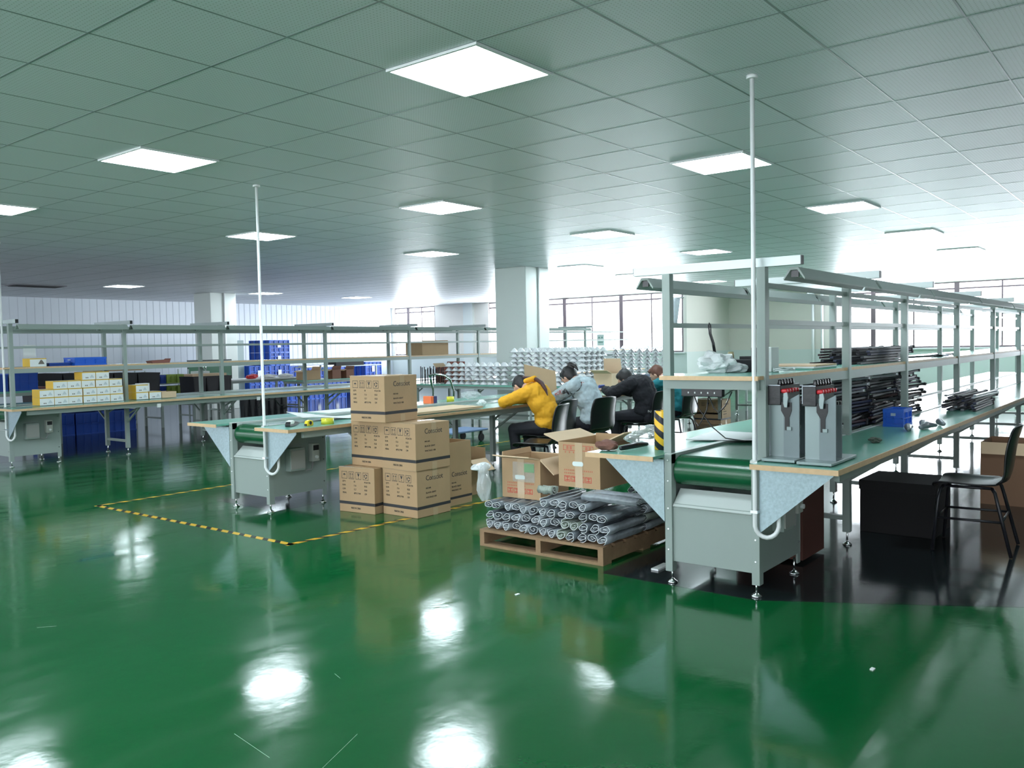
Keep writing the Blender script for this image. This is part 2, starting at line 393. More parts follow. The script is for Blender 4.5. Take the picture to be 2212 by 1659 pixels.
# ------------------------------------------------------------------ conveyor lines
XP = [4.45, 5.9, 7.4, 9.4, 11.4, 13.4, 15.4, 17.4]
def foot_into(bm, x, y, z0=.08):
    tube(bm, [(x, y, .012), (x, y, z0 + .02)], .007, 6)
    lathe(bm, [(.030, 0), (.030, .008), (.012, .02), (.007, .028)], 12, (x, y, 0))
def conveyor_line(label, yc, xend, rack, shelf_z=1.21):
    """long assembly conveyor: drive cabinet at x 4.41, belt along +x, table wings both sides"""
    W = .74; hb = .285
    t = thing('assembly_conveyor', label, 'conveyor', (4.41, yc, 0))
    X0 = 0; XE = xend - 4.41
    px = [p - 4.41 for p in XP if p <= xend]
    # drive cabinet
    bm = nb()
    for s in (-1, 1):   # side sheets with foot cut-outs
        y0, y1 = sorted((s * (hb - .0015), s * (hb - .013)))
        prism(bm, [(0, .07), (.045, .07), (.045, .13), (.575, .13), (.575, .07), (.62, .07), (.62, .73), (0, .73)], 'Y', y0, y1)
    box(bm, .608, .62, -hb, hb, .13, .73)
    box(bm, .012, .024, -hb + .012, hb - .012, .13, .47)
    for s in (-1, 1):
        box(bm, -.004, .05, min(s * hb, s * (hb - .045)), max(s * hb, s * (hb - .045)), .07, .755)
    cab = obj('drive_cabinet', bm, paint, t, .002)
    bm = nb(); prism(bm, [(.0, .455), (.10, .545), (.11, .535), (.012, .445)], 'Y', -hb + .048, hb - .048); obj('chute', bm, paint2, cab)
    bm = nb()
    for s in (-1, 1):
        for z in (.2, .32, .44, .6, .72): lathe(bm, [(.005, -.002), (.005, .001)], 8, (-.005, s * (hb - .022), z), 'X')
        for z in (.2, .4, .6): lathe(bm, [(.005, -.002), (.005, .002)], 8, (.59, -hb - .001, z), 'Y')
    obj('bolt', bm, steel, cab)
    for (x, y) in ((.025, -hb + .03), (.025, hb - .03), (.595, -hb + .03), (.595, hb - .03)):
        bm = nb(); foot_into(bm, x, y); obj('foot', bm, steel, cab)
    # control boxes on the right side
    cb = qb('switch_box', paint, t, .17, .33, -hb - .07, -hb, .34, .54, bevel=.004)
    qb('lid', mat('box_lid', (.36, .36, .34), .5), cb, .175, .325, -hb - .078, -hb - .07, .36, .52)
    cb = qb('speed_controller', mat('controller_grey', (.42, .44, .40), .5), t, .42, .5, -hb - .06, -hb, .4, .56, bevel=.004)
    qb('display', blackm, cb, .43, .49, -hb - .063, -hb - .06, .50, .545)
    bm = nb(); lathe(bm, [(.014, 0), (.014, -.02)], 12, (.46, -hb - .06, .44), 'Y'); obj('knob', bm, white, cb)
    bm = nb(); tube(bm, [(.33, -hb - .03, .36), (.37, -hb - .04, .33), (.42, -hb - .04, .33), (.45, -hb - .03, .4)], .007, 6); obj('cable', bm, mat('grey_cable', (.3, .3, .3), .5), t)
    # roller + belt
    bm = nb(); R = .085; zc = .655; pr = []
    for k in range(13):
        a = PI / 2 + PI * k / 12
        pr.append((.10 + R * math.cos(a), zc + R * math.sin(a)))
    pr += [(.36, zc - R), (.40, .69), (XE, .69), (XE, zc + R)]
    prism(bm, pr, 'Y', -hb + .05, hb - .05)
    for f in bm.faces: f.smooth = True
    b = obj('belt', bm, beltm, t)
    b.modifiers.new('e', 'EDGE_SPLIT').split_angle = .6
    bm = nb(); box(bm, .1, XE, -hb + .05, hb - .05, zc + R, zc + R + .002); obj('belt_top', bm, beltt, t)
    bm = nb()
    for s in (-1, 1): box(bm, .0, XE, min(s * hb, s * (hb - .045)), max(s * hb, s * (hb - .045)), .70, .757)
    obj('belt_rail', bm, paint2, t)
    # wings
    for s in (-1, 1):
        a, c = sorted((s * (hb + .002), s * W))
        tp = qb('tabletop', esd, t, -.13, XE, a, c, .735, .752)
        bm = nb()
        y0, y1 = sorted((s * W, s * (W + .006)))
        box(bm, -.136, XE, y0, y1, .724, .7515); box(bm, -.136, -.13, a, c, .724, .7515)
        obj('edge_strip', bm, wood, tp)
        y0, y1 = sorted((s * (W - .05), s * (W - .08)))
        qb('apron', paint, t, .06, XE, y0, y1, .665, .724)
        bm = nb(); prism(bm, [(s * (hb + .002), .722), (s * (W - .06), .722), (s * (W - .06), .70), (s * (hb + .002), .36)] if s > 0 else [(s * (W - .06), .722), (s * (hb + .002), .722), (s * (hb + .002), .36), (s * (W - .06), .70)], 'X', -.006, .0)
        g = obj('gusset', bm, galv, t)
    # legs / uprights
    for i, x in enumerate(px):
        for s in (-1, 1):
            ym = s * hb
            bm = nb(); top = 1.795 if rack else .735; z0 = .09 if i else .755
            box(bm, x - .025 + .02, x + .025 + .02, ym - .025, ym + .025, z0, top)
            if z0 >= top: bm.free(); continue
            u = obj('upright' if rack else 'leg', bm, paint if i % 2 else paint, t, .003)
            if i:
                bm = nb(); foot_into(bm, x + .02, ym, .09); obj('foot', bm, steel, u)
                bm = nb()
                bar(bm, (x + .02, ym, .55), (x + .3, ym + s * .02, .70), .02, .02)
                bar(bm, (x + .02, ym + s * .02, .45), (x + .02, s * (W - .05), .70), .02, .02)
                obj('brace', bm, paint, u)
        if i: qb('crossbar', paint, t, x, x + .04, -hb + .025, hb - .025, .17, .20)
    if rack:
        for x in px:
            bm = nb(); box(bm, x, x + .04, -.5, .5, 1.795, 1.845)
            bb = obj('cross_beam', bm, alu, t, .002)
            bm = nb()
            for s in (-1, 1): box(bm, x + .002, x + .038, s * .5 - .004, s * .5 + .004, 1.797, 1.843)
            obj('end_cap', bm, black, bb)
        for s in (-1, 1):
            for z in (1.70, 1.50):
                qb('rail', paint, t, .05, XE, s * hb - .012, s * hb + .012, z - .014, z + .014)
            qb('shelf_beam', paint, t, .03, XE, min(s * hb, s * (hb + .02)), max(s * hb, s * (hb + .02)), shelf_z - .075, shelf_z - .02)
        sb = qb('shelf', esd, t, -.03, XE, -hb - .01, hb + .01, shelf_z - .018, shelf_z)
        bm = nb(); box(bm, -.036, -.03, -hb - .01, hb + .01, shelf_z - .024, shelf_z)
        for s in (-1, 1):
            y0, y1 = sorted((s * (hb + .01), s * (hb + .014))); box(bm, -.03, XE, y0, y1, shelf_z - .02, shelf_z)
        obj('edge_strip', bm, wood, sb)
        qb('shelf_beam', paint, t, .0, .03, -hb, hb, shelf_z - .075, shelf_z - .02)
    return t
RY, MY, LY = 2.09, 6.46, 11.79
conveyor_line('near assembly conveyor on the right with tall rack, big green roller facing us', RY, 17.5, True)
conveyor_line('low middle assembly conveyor without a rack, four people sit along it', MY, 15.5, False)
conveyor_line('far left assembly conveyor with long empty rack and small yellow and white boxes', LY, 19.5, True, 1.25)
# power conduits from the ceiling to the cabinets
for (x, y, lb) in ((4.385, RY - .27, 'thin white vertical conduit pole at the corner of the right conveyor'),
                   (4.385, MY - .27, 'thin white vertical conduit pole in front of the middle conveyor cabinet'),
                   (4.385, LY - .27, 'thin white vertical conduit pole at the left edge of the picture')):
    t = thing('conduit_pole', lb, 'pole', (x, y, 0))
    pts = [(0, 0, 2.799), (0, 0, .40)]
    for k in range(1, 9):
        a = PI * k / 8; pts.append((.055 * k / 8, -.055 + .055 * math.cos(a), .40 - .06 * math.sin(a)))
    pts += [(.055, -.11, .54), (.07, -.10, .60)]
    bm = nb(); tube(bm, pts, .0125, 10); obj('pipe', bm, white, t)
    bm = nb(); lathe(bm, [(.03, 2.78), (.03, 2.799)], 12); obj('ceiling_plate', bm, white, t)
    for z in (.75, .48):
        bm = nb(); box(bm, -.016, .03, -.02, .02, z - .008, z + .008); obj('clip', bm, steel, t)

# batten lights hanging below the rack beams
b0 = None
def batten(x0, x1, y, label, group):
    t = thing('batten_light', label, 'light', ((x0 + x1) / 2, y, 1.79), 0, group)
    L = (x1 - x0) / 2
    bm = nb(); prism(bm, [(-.055, -.07), (-.058, -.062), (-.022, -.004), (.022, -.004), (.058, -.062), (.055, -.07), (.018, -.018), (-.018, -.018)], 'X', -L, L)
    obj('housing', bm, paint, t)
    bm = nb(); tube(bm, [(-L + .05, 0, -.04), (L - .05, 0, -.04)], .013, 10); obj('tube', bm, tube_off, t)
    bm = nb()
    for s in (-1, 1): box(bm, s * L - .006 - (.02 if s > 0 else -.02), s * L + .006 - (.02 if s > 0 else -.02), -.02, .02, -.055, -.02)
    obj('end_socket', bm, black, t)
    bm = nb()
    for s in (-1, 1): tube(bm, [(s * (L - .12), 0, -.006), (s * (L - .12), 0, .004)], .004, 6)
    obj('hanger', bm, steel, t)
    return t
for yc, side, n in ((RY, 'right', 7), (LY, 'left', 7)):
    for i in range(n):
        a, b = XP[i] + .04, XP[i + 1] - .02
        for s in (-1, 1):
            if s > 0 and i > 4: continue
            wh = 'near' if s < 0 else 'far'
            pos = ['first', 'second', 'third', 'fourth', 'fifth', 'sixth', 'seventh'][i]
            batten(a, b, yc + s * .45, 'batten light on the %s edge of the %s rack, %s from its front' % (wh, side, pos), 'batten lights on the %s rack' % side)

# ------------------------------------------------------------------ floor tapes
def tape_material():
    m = bpy.data.materials.new('hazard_tape'); m.use_nodes = True; nt = m.node_tree; b = nt.nodes['Principled BSDF']; b.inputs['Roughness'].default_value = .35
    tc = nt.nodes.new('ShaderNodeTexCoord'); sx = nt.nodes.new('ShaderNodeSeparateXYZ'); nt.links.new(tc.outputs['Object'], sx.inputs[0])
    ad = nt.nodes.new('ShaderNodeMath'); ad.operation = 'ADD'; nt.links.new(sx.outputs[0], ad.inputs[0]); nt.links.new(sx.outputs[1], ad.inputs[1])
    ml = nt.nodes.new('ShaderNodeMath'); ml.operation = 'MULTIPLY'; ml.inputs[1].default_value = 1 / .146; nt.links.new(ad.outputs[0], ml.inputs[0])
    fr = nt.nodes.new('ShaderNodeMath'); fr.operation = 'FRACT'; nt.links.new(ml.outputs[0], fr.inputs[0])
    gt = nt.nodes.new('ShaderNodeMath'); gt.operation = 'GREATER_THAN'; gt.inputs[1].default_value = .42; nt.links.new(fr.outputs[0], gt.inputs[0])
    mx = nt.nodes.new('ShaderNodeMix'); mx.data_type = 'RGBA'; mx.inputs[6].default_value = (.012, .014, .012, 1); mx.inputs[7].default_value = (.80, .48, .04, 1)
    nt.links.new(gt.outputs[0], mx.inputs[0]); nt.links.new(mx.outputs[2], b.inputs['Base Color']); return m
hz = tape_material()
for (x0, y0, x1, y1, lb) in ((3.775, 5.03, 3.735, 7.88, 'yellow and black hazard tape on the floor in front of the middle conveyor'),
                             (3.73, 7.86, 10.5, 7.80, 'yellow and black floor tape running away left of the middle conveyor'),
                             (3.73, 5.06, 10.5, 4.72, 'yellow and black floor tape running away right of the middle conveyor, under the boxes')):
    d = Vector((x1 - x0, y1 - y0, 0)); bm = nb(); box(bm, 0, d.length, -.025, .025, .0004, .0012)
    o = obj('floor_tape', bm, hz); o.location = (x0, y0, 0); o.rotation_euler = (0, 0, math.atan2(d.y, d.x)); tag(o, lb, 'tape')
# small litter
for (x, y, s, lb) in ((3.72, 2.94, .018, 'tiny white scrap on the green floor in front of the pallet'), (3.72, 1.03, .016, 'tiny pale scrap on the dark floor at the lower right')):
    bm = nb(); prism(bm, [(-s, -s * .4), (s * .8, -s * .5), (s, s * .5), (-s * .6, s * .6)], 'Z', .0005, .004); o = obj('paper_scrap', bm, paper, loc=(x, y, 0)); tag(o, lb, 'scrap')

# ------------------------------------------------------------------ printed cartons
def icon_umbrella(bm, x, z, s, F):
    pts = [(s * math.cos(a) * .32, .02 * s + s * math.sin(a) * .26) for a in [PI * k / 10 for k in range(11)]]
    F(pts, x, z); F([(-.02 * s, -.3 * s), (.02 * s, -.3 * s), (.02 * s, .05 * s), (-.02 * s, .05 * s)], x, z)
def carton_print(parent, w, d, h, front=True, side=True, zs=0):
    """printing on the -x face (front) and the -y face (side)"""
    bm = nb()
    if front:
        M0 = plane_M((-.0008, w / 2, 0), (0, -1, 0), (0, 0, 1))
        def F(pts, cx, cz):
            vs = [bm.verts.new(M0 @ Vector((cx + a, cz + b, 0))) for a, b in pts]
            try: bm.faces.new(vs)
            except Exception: pass
        def frame(cx, cz, s, t=.0035):
            for q in ((-s, -s, s, -s + t), (-s, s - t, s, s), (-s, -s, -s + t, s), (s - t, -s, s, s)):
                F([(q[0], q[1]), (q[2], q[1]), (q[2], q[3]), (q[0], q[3])], cx, cz)
        s = .030; z = h * .82
        for k in range(4):
            cx = w * (.16 + k * .20); frame(cx, z, s * 1.05)
            if k == 0: icon_umbrella(bm, cx, z, s * 1.5, F)
            elif k == 1:
                for q in (-.012, .012):
                    F([(q - .002, -.02), (q + .002, -.02), (q + .002, .012), (q - .002, .012)], cx, z); F([(q - .008, .008), (q + .008, .008), (q, .022)], cx, z)
                F([(-.022, -.024), (.022, -.024), (.022, -.021), (-.022, -.021)], cx, z)
            elif k == 2:
                F([(-.014, .022), (-.001, .022), (-.004, .008), (.003, .016), (.001, .022), (.014, .022), (.006, -.002), (.0015, -.004), (.0015, -.018), (.009, -.022), (-.009, -.022), (-.0015, -.018), (-.0015, -.004), (-.006, -.002)], cx, z)
            else:
                for j in range(3):
                    a = PI / 2 + j * 2 * PI / 3
                    ca, sa = math.cos(a), math.sin(a)
                    pl = [(-.013, .010), (.006, .010), (.006, .004), (.015, .014), (.006, .023), (.006, .018), (-.009, .018)]
                    F([(x_ * ca - y_ * sa, x_ * sa + y_ * ca) for x_, y_ in pl], cx, z)
        rows = (('QTY:', '10', 'PCS/CTN'), ('N.W:', '11.6', 'KGS'), ('G.W:', '12.7', 'KGS'), ('MEAS:', '48*37.5*40', 'CM'))
        for r, row in enumerate(rows):
            zz = h * (.655 - r * .085)
            for cxx, s_ in ((.10, row[0]), (.42, row[1]), (.72, row[2])):
                write_into(bm, s_, .021, M0 @ Matrix.Translation((w * cxx, zz, 0)), .8)
        write_into(bm, 'MADE IN CHINA', .024, M0 @ Matrix.Translation((w * .33, h * .065, 0)), .62)
        F([(0, h * .175), (w, h * .175), (w, h * .24), (0, h * .24)], 0, 0)
    if side:
        M1 = plane_M((0, -w / 2 - .0008, 0), (1, 0, 0), (0, 0, 1))
        write_into(bm, 'Consciot', .062, M1 @ Matrix.Translation((d * .26, h * .74, 0)), .9)
        for r, s_ in enumerate(('NO:4A', 'BLACK GRAY', 'VOLTAGE 100')):
            write_into(bm, s_, .020, M1 @ Matrix.Translation((d * .26, h * (.58 - r * .1), 0)), 1)
        vs = [bm.verts.new(M1 @ Vector(p)) for p in ((0, h * .175, 0), (d, h * .175, 0), (d, h * .24, 0), (0, h * .24, 0))]; bm.faces.new(vs)
    return obj('printing', bm, ink, parent)
def closed_carton(w, d, h, label, loc, rz=0, group=None):
    t = thing('cardboard_carton', label, 'carton', loc, rz, group)
    bm = nb(); box(bm, 0, d, -w / 2, w / 2, 0, h); obj('carton_body', bm, cardb, t, .004)
    carton_print(t, w, d, h)
    bm = nb(); box(bm, -.0006, d + .0006, -.03, .03, h, h + .0008); box(bm, d * .46, d * .60, -w / 2 - .0012, -w / 2, h * .78, h); box(bm, d * .46, d * .60, -w / 2 - .0012, -w / 2, 0, h * .16)
    box(bm, -.004, .03, -w / 2, w / 2, h - .001, h + .0015)
    obj('packing_tape', bm, tapem, t); return t
gb = 'printed cartons stacked beside the middle conveyor'
W_, D_, H_ = .405, .40, .388
cA = closed_carton(W_, D_, H_, 'printed carton at the lower right of the stack, on the floor over the tape', (4.935, 5.125, 0), 0, gb)
dup(cA, (4.835, 5.545, 0), .10, 'printed carton at the lower left of the stack, on the floor nearest the cabinet', gb)
dup(cA, (4.925, 5.115, .390), -.02, 'printed carton in the middle row of the stack, at the right', gb)
dup(cA, (4.935, 5.508, .390), .0, 'printed carton in the middle row of the stack, at the left', gb)
dup(cA, (4.86, 5.41, .780), .05, 'printed carton alone on top of the stack', gb)

def open_carton(name, label, loc, w, d, h, rz, flaps, m=cardb, group=None, t_=.006):
    """open box; flaps = {side: (angle from vertical outward, length)}; sides f(-x) b(+x) r(-y) l(+y)"""
    t = thing(name, label, 'carton', loc, rz, group)
    bm = nb(); box(bm, 0, d, -w / 2, w / 2, 0, t_)
    box(bm, 0, t_, -w / 2, w / 2, t_, h); box(bm, d - t_, d, -w / 2, w / 2, t_, h)
    box(bm, t_, d - t_, -w / 2, -w / 2 + t_, t_, h); box(bm, t_, d - t_, w / 2 - t_, w / 2, t_, h)
    obj('carton_body', bm, m, t)
    for k, (ang, ln) in flaps.items():
        bm = nb(); s, c = math.sin(ang) * ln, math.cos(ang) * ln
        e = .004
        if k in 'fb':
            x = e if k == 'f' else d - e; q = -1 if k == 'f' else 1
            P = [(x, -w / 2, h), (x, w / 2, h), (x + q * s, w / 2 - .01, h + c), (x + q * s, -w / 2 + .01, h + c)]; th = Vector((c, 0, -s * q)) * .004 / ln
        else:
            y = -w / 2 + e if k == 'r' else w / 2 - e; q = -1 if k == 'r' else 1
            P = [(0, y, h), (d, y, h), (d - .01, y + q * s, h + c), (.01, y + q * s, h + c)]; th = Vector((0, c, -s * q)) * .004 / ln
        A = [bm.verts.new(Vector(p) - th) for p in P]; B = [bm.verts.new(Vector(p) + th) for p in P]
        bm.faces.new(A); bm.faces.new(B[::-1])
        for i in range(4): bm.faces.new((A[i], A[(i + 1) % 4], B[(i + 1) % 4], B[i]))
        obj('flap', bm, cardb2 if ang > .5 else m, t)
    return t
c = open_carton('cardboard_carton', 'tall open printed carton standing behind the stack, flaps up', (5.41, 5.24, 0), .36, .36, .39, 0, {'f': (.02, .17), 'b': (-.03, .17), 'r': (.02, .17), 'l': (.02, .17)})
carton_print(c, .36, .36, .33)
open_carton('cardboard_carton', 'low open carton with one pale flap hanging out, behind the tall open carton', (5.98, 5.42, 0), .30, .24, .33, 0, {'r': (2.25, .16), 'f': (.15, .12), 'b': (.1, .1)})

# red-printed cartons on the pallet
def red_print(t, w, h, green=False):
    bm = nb(); M0 = plane_M((-.001, w / 2, 0), (0, -1, 0), (0, 0, 1))
    def q(a, b, c_, d_): bm.faces.new([bm.verts.new(M0 @ Vector(p)) for p in ((a, b, 0), (c_, b, 0), (c_, d_, 0), (a, d_, 0))])
    def frm(a, b, c_, d_, t_=.003): q(a, b, c_, b + t_); q(a, d_ - t_, c_, d_); q(a, b, a + t_, d_); q(c_ - t_, b, c_, d_)
    rnd = random.Random(4)
    def glyph(x, z, s):
        for k in range(3): q(x, z + s * (.1 + k * .35), x + s * .85, z + s * (.2 + k * .35))
        for k in range(2): q(x + s * (.15 + k * .45), z, x + s * (.27 + k * .45), z + s)
    if not green:
        frm(w * .12, h * .82, w * .85, h * .94)
        for k, xx in enumerate((.2, .28, .44, .52, .66, .74)): glyph(w * xx, h * .845, .022)
        for k in range(5): glyph(w * (.16 + k * .1), h * .76, .012)
    for r, n in ((.36, 16), (.29, 11)):
        for k in range(n): glyph(w * (.14 + k * .044), h * r, .011)
    for k in range(4):
        x = w * (.14 + k * .17); frm(x, h * .12, x + w * .15, h * .25, .004)
        q(x + .008, h * .15, x + w * .15 - .008, h * .165); q(x + w * .07, h * .14, x + w * .085, h * .23); q(x + .01, h * .21, x + w * .15 - .01, h * .225)
    obj('printing', bm, redink, t)
    bm = nb(); pts = []
    for k in range(16):
        a = 2 * PI * k / 16; pts.append((w * .48 + (.03 if math.cos(a) > 0 else -.03) + .014 * math.cos(a), h * .53 + .016 * math.sin(a)))
    vs = [bm.verts.new(M0 @ Vector((a, b, .003))) for a, b in pts]; bm.faces.new(vs)
    obj('hand_hole', bm, mat('pale_hole', (.66, .74, .72), .5), t)
    bm = nb(); q2 = box(bm, -.0022, -.0004, -.03, .03, 0, h); obj('packing_tape', bm, tapem, t)
p1 = open_carton('cardboard_carton', 'shorter red-printed open carton on the pallet rolls, at the left', (4.75, 3.70, .315), .335, .36, .285, .03, {'f': (1.35, .13), 'r': (2.3, .15), 'l': (.1, .04), 'b': (2.6, .1)})
red_print(p1, .335, .285, True)
bm = nb(); box(bm, -.0025, -.001, -.115, -.03, .19, .25); obj('green_label', bm, mat('green_label', (.12, .36, .10), .4), p1)
bm = nb(); box(bm, -.003, -.001, -.12, .07, .12, .26); obj('clear_pouch', bm, mat('pouch_film', (.7, .75, .75), .15, alpha=.18), p1)
p2 = open_carton('cardboard_carton', 'taller red-printed open carton on the pallet rolls, at the right', (4.70, 3.17, .445), .335, .45, .30, -.02, {'l': (1.25, .14), 'r': (1.15, .2), 'b': (.05, .02)})
red_print(p2, .335, .30)

# ------------------------------------------------------------------ pallet and rolls
t = thing('wooden_pallet', 'brown wooden pallet under the grey rolls and two red-printed cartons', 'pallet', (4.51, 2.87, 0))
for k, yy in enumerate((0, .49, .98)): qb('stringer', palletm, t, 0, 1.1, yy, yy + .04, .018, .10)
for k in range(8): qb('deck_board', palletm, t, k * .142, k * .142 + .105, 0, 1.02, .10, .118)
for xx in (0, .5, 1.0): qb('bottom_board', palletm, t, xx, xx + .1, 0, 1.02, 0, .018)
rollm = [mat('grey_film_roll', (.30, .33, .36), .3, 0, .35, 30, .3, 30), mat('dark_grey_film_roll', (.13, .15, .17), .35, 0, .4, 30, .3, 30), mat('pale_green_grey_roll', (.30, .35, .30), .45, 0, .3, 30, .3, 30), mat('roll_cut_edge', (.80, .84, .86), .5)]
def roll_mesh(seed, L, R):
    rnd = random.Random(seed); bm = nb(); n = 46; turns = 1.9; pts = []
    ph = rnd.random() * 6
    for i in range(n):
        a = ph + turns * 2 * PI * i / (n - 1); r = R * (.22 + .84 * i / (n - 1)) * (1 + .10 * math.sin(a * 2.3 + ph) + .05 * math.sin(a * 5 + seed))
        pts.append((r * math.cos(a), r * math.sin(a) * .8))
    nx = 7; th = .0025; rows = []
    for k in range(nx):
        x = L * k / (nx - 1); row = []; j = 1 + .08 * math.sin(k * 2 + seed); dy = rnd.uniform(-.004, .004); dz = rnd.uniform(-.004, .004)
        end = .02 if k in (0, nx - 1) else 0
        for i, (y, z) in enumerate(pts):
            xx = x + (.008 * math.sin(i * .4 + seed) if end else 0)
            row.append(bm.verts.new((xx, y * j + dy, z * j + dz)))
        rows.append(row)
    for k in range(nx - 1):
        for i in range(n - 1):
            f = bm.faces.new((rows[k][i], rows[k][i + 1], rows[k + 1][i + 1], rows[k + 1][i])); f.smooth = True
    me = bpy.data.meshes.new('film_roll'); bm.to_mesh(me); bm.free(); return me
RM = []
for s in range(6):
    me = roll_mesh(s, .46, .040); me.materials.append(rollm[(0, 1, 1, 2, 0, 1)[s]]); me.materials.append(rollm[3]); RM.append(me)
def roll(x, y, z, label, group, k=None, rz=0, sc=1):
    o = bpy.data.objects.new('film_roll', RM[(k if k is not None else random.randrange(6))]); C.objects.link(o)
    o.location = (x, y, z); o.rotation_euler = (random.uniform(-.2, .2), random.uniform(-.01, .01), rz + random.uniform(-.03, .03)); o.scale = (sc, 1, random.uniform(.85, 1))
    s = o.modifiers.new('s', 'SOLIDIFY'); s.thickness = .0034; s.use_rim = True; s.material_offset_rim = 1
    return tag(o, label, 'roll', group)
ORD_ = ['first', 'second', 'third', 'fourth', 'fifth', 'sixth', 'seventh']
# front block, low left part (3 rows) and high right part (5 rows)
for r in range(3):
    for k in range(6):
        y = 3.84 - k * .078 - (r % 2) * .012
        roll(4.56 + random.uniform(-.02, .015), y, .155 + r * .066, '%s grey film roll from the left, %s layer, front left block on the pallet' % (ORD_[k], ('bottom', 'middle', 'top')[r]), 'rolls in the left front block')
for r in range(4):
    for k in range(7):
        y = 3.37 - k * .080 - (r % 2) * .014
        if r == 3 and k > 4: continue
        roll(4.545 + random.uniform(-.02, .02), y, .155 + r * .066, '%s grey film roll from the left, %s layer, front right block on the pallet' % (ORD_[k], ('bottom', 'second', 'third', 'top')[r]), 'rolls in the right front block')
for r in range(6):
    for k in range(2):
        roll(5.04, 2.885 + k * .08, .155 + r * .062, '%s grey film roll in the tall rear block on the pallet, %s layer' % (('outer', 'inner')[k], ('bottom', 'second', 'third', 'fourth', 'fifth', 'top')[r]), 'rolls in the rear block', sc=1.05)
for k, (x, y, z, lb) in enumerate(((4.62, 3.08, .415, 'pale printed long roll lying crosswise on the pallet load, lowest under the taller carton'), (4.70, 3.04, .42, 'pale long roll lying crosswise just behind the lowest one under the taller carton'), (4.66, 3.47, .42, 'small crumpled checked roll end beside the shorter carton'))):
    o = roll(x, y, z, lb, None, (0, 0, 3)[k], -PI / 2, (.9, .9, .28)[k])

# ------------------------------------------------------------------ chairs
def make_chair():
    t = thing('shell_chair', '', 'chair')
    prof = [(.225, .405, .20), (.22, .43, .205), (.19, .442, .21), (.08, .438, .215), (-.05, .432, .215), (-.14, .44, .21), (-.195, .475, .205), (-.215, .53, .205), (-.225, .62, .21), (-.24, .72, .21), (-.265, .81, .195), (-.275, .835, .17)]
    bm = nb(); rows = []
    n = 9
    for i, (y, z, hw) in enumerate(prof):
        row = []
        for k in range(n):
            u = -1 + 2 * k / (n - 1); back = max(0, min(1, (i - 5) / 3))
            zz = z + (1 - back) * .022 * (abs(u) ** 3); yy = y + back * .035 * u * u
            if i == len(prof) - 1: zz -= .012 * u * u
            row.append(bm.verts.new((hw * u, yy, zz)))
        rows.append(row)
    for i in range(len(rows) - 1):
        for k in range(n - 1):
            f = bm.faces.new((rows[i][k], rows[i][k + 1], rows[i + 1][k + 1], rows[i + 1][k])); f.smooth = True
            f.material_index = 0
    seat_f = [f for f in bm.faces if f.calc_center_median().z < .47 and f.calc_center_median().y > -.18]
    bm2 = bm.copy()
    s_idx = {f.index for f in seat_f}
    bm.faces.index_update(); bm2.faces.index_update()
    s_idx = {f.index for f in bm.faces if f.calc_center_median().z < .47 and f.calc_center_median().y > -.18}
    bm2.faces.ensure_lookup_table(); bm.faces.ensure_lookup_table()
    bmesh.ops.delete(bm, geom=[f for f in bm.faces if f.index not in s_idx], context='FACES')
    bmesh.ops.delete(bm2, geom=[f for f in bm2.faces if f.index in s_idx], context='FACES')
    for nm, b_ in (('seat', bm), ('backrest', bm2)):
        o = obj(nm, b_, black, t); s = o.modifiers.new('sub', 'SUBSURF'); s.levels = 1; s.render_levels = 1
        s = o.modifiers.new('sol', 'SOLIDIFY'); s.thickness = .009; s.offset = -1
    for sx in (-1, 1):
        bm = nb(); tube(bm, [(sx * .15, .16, .424), (sx * .185, .175, .40), (sx * .20, .185, .34), (sx * .225, .215, .005)], .011, 8); obj('leg', bm, blacks, t)
        bm = nb(); tube(bm, [(sx * .15, -.12, .424), (sx * .18, -.14, .40), (sx * .195, -.155, .34), (sx * .225, -.235, .005)], .011, 8); obj('leg', bm, blacks, t)
        bm = nb(); tube(bm, [(sx * .15, .16, .424), (sx * .15, -.12, .424)], .010, 8); obj('seat_rail', bm, blacks, t)
        bm = nb(); tube(bm, [(sx * .208, .195, .22), (sx * .208, -.18, .22)], .008, 8); obj('stretcher', bm, blacks, t)
    for y in (.195, -.18):
        bm = nb(); tube(bm, [(-.208, y, .22), (.208, y, .22)], .008, 8); obj('stretcher', bm, blacks, t)
    return t
ch = make_chair(); ch.location = (6.72, 4.98, 0); ch.rotation_euler = (0, 0, .28)
ch['label'] = 'empty black shell chair nearest the camera, its back hides the yellow sweater hem'; ch['group'] = 'black shell chairs'
dup(ch, (7.32, 5.30, 0), .10, 'black shell chair under the person in the yellow sweater', 'black shell chairs')
dup(ch, (7.84, 5.15, 0), -.10, 'black shell chair under the person in the pale denim jacket', 'black shell chairs')
dup(ch, (9.08, 5.15, 0), .05, 'black shell chair under the person in the black hoodie', 'black shell chairs')
dup(ch, (9.88, 5.15, 0), 0, 'black shell chair under the person in the teal sweater', 'black shell chairs')
dup(ch, (6.30, 1.10, 0), .05, 'black shell chair alone at the right edge of the picture, beside the near conveyor', 'black shell chairs')

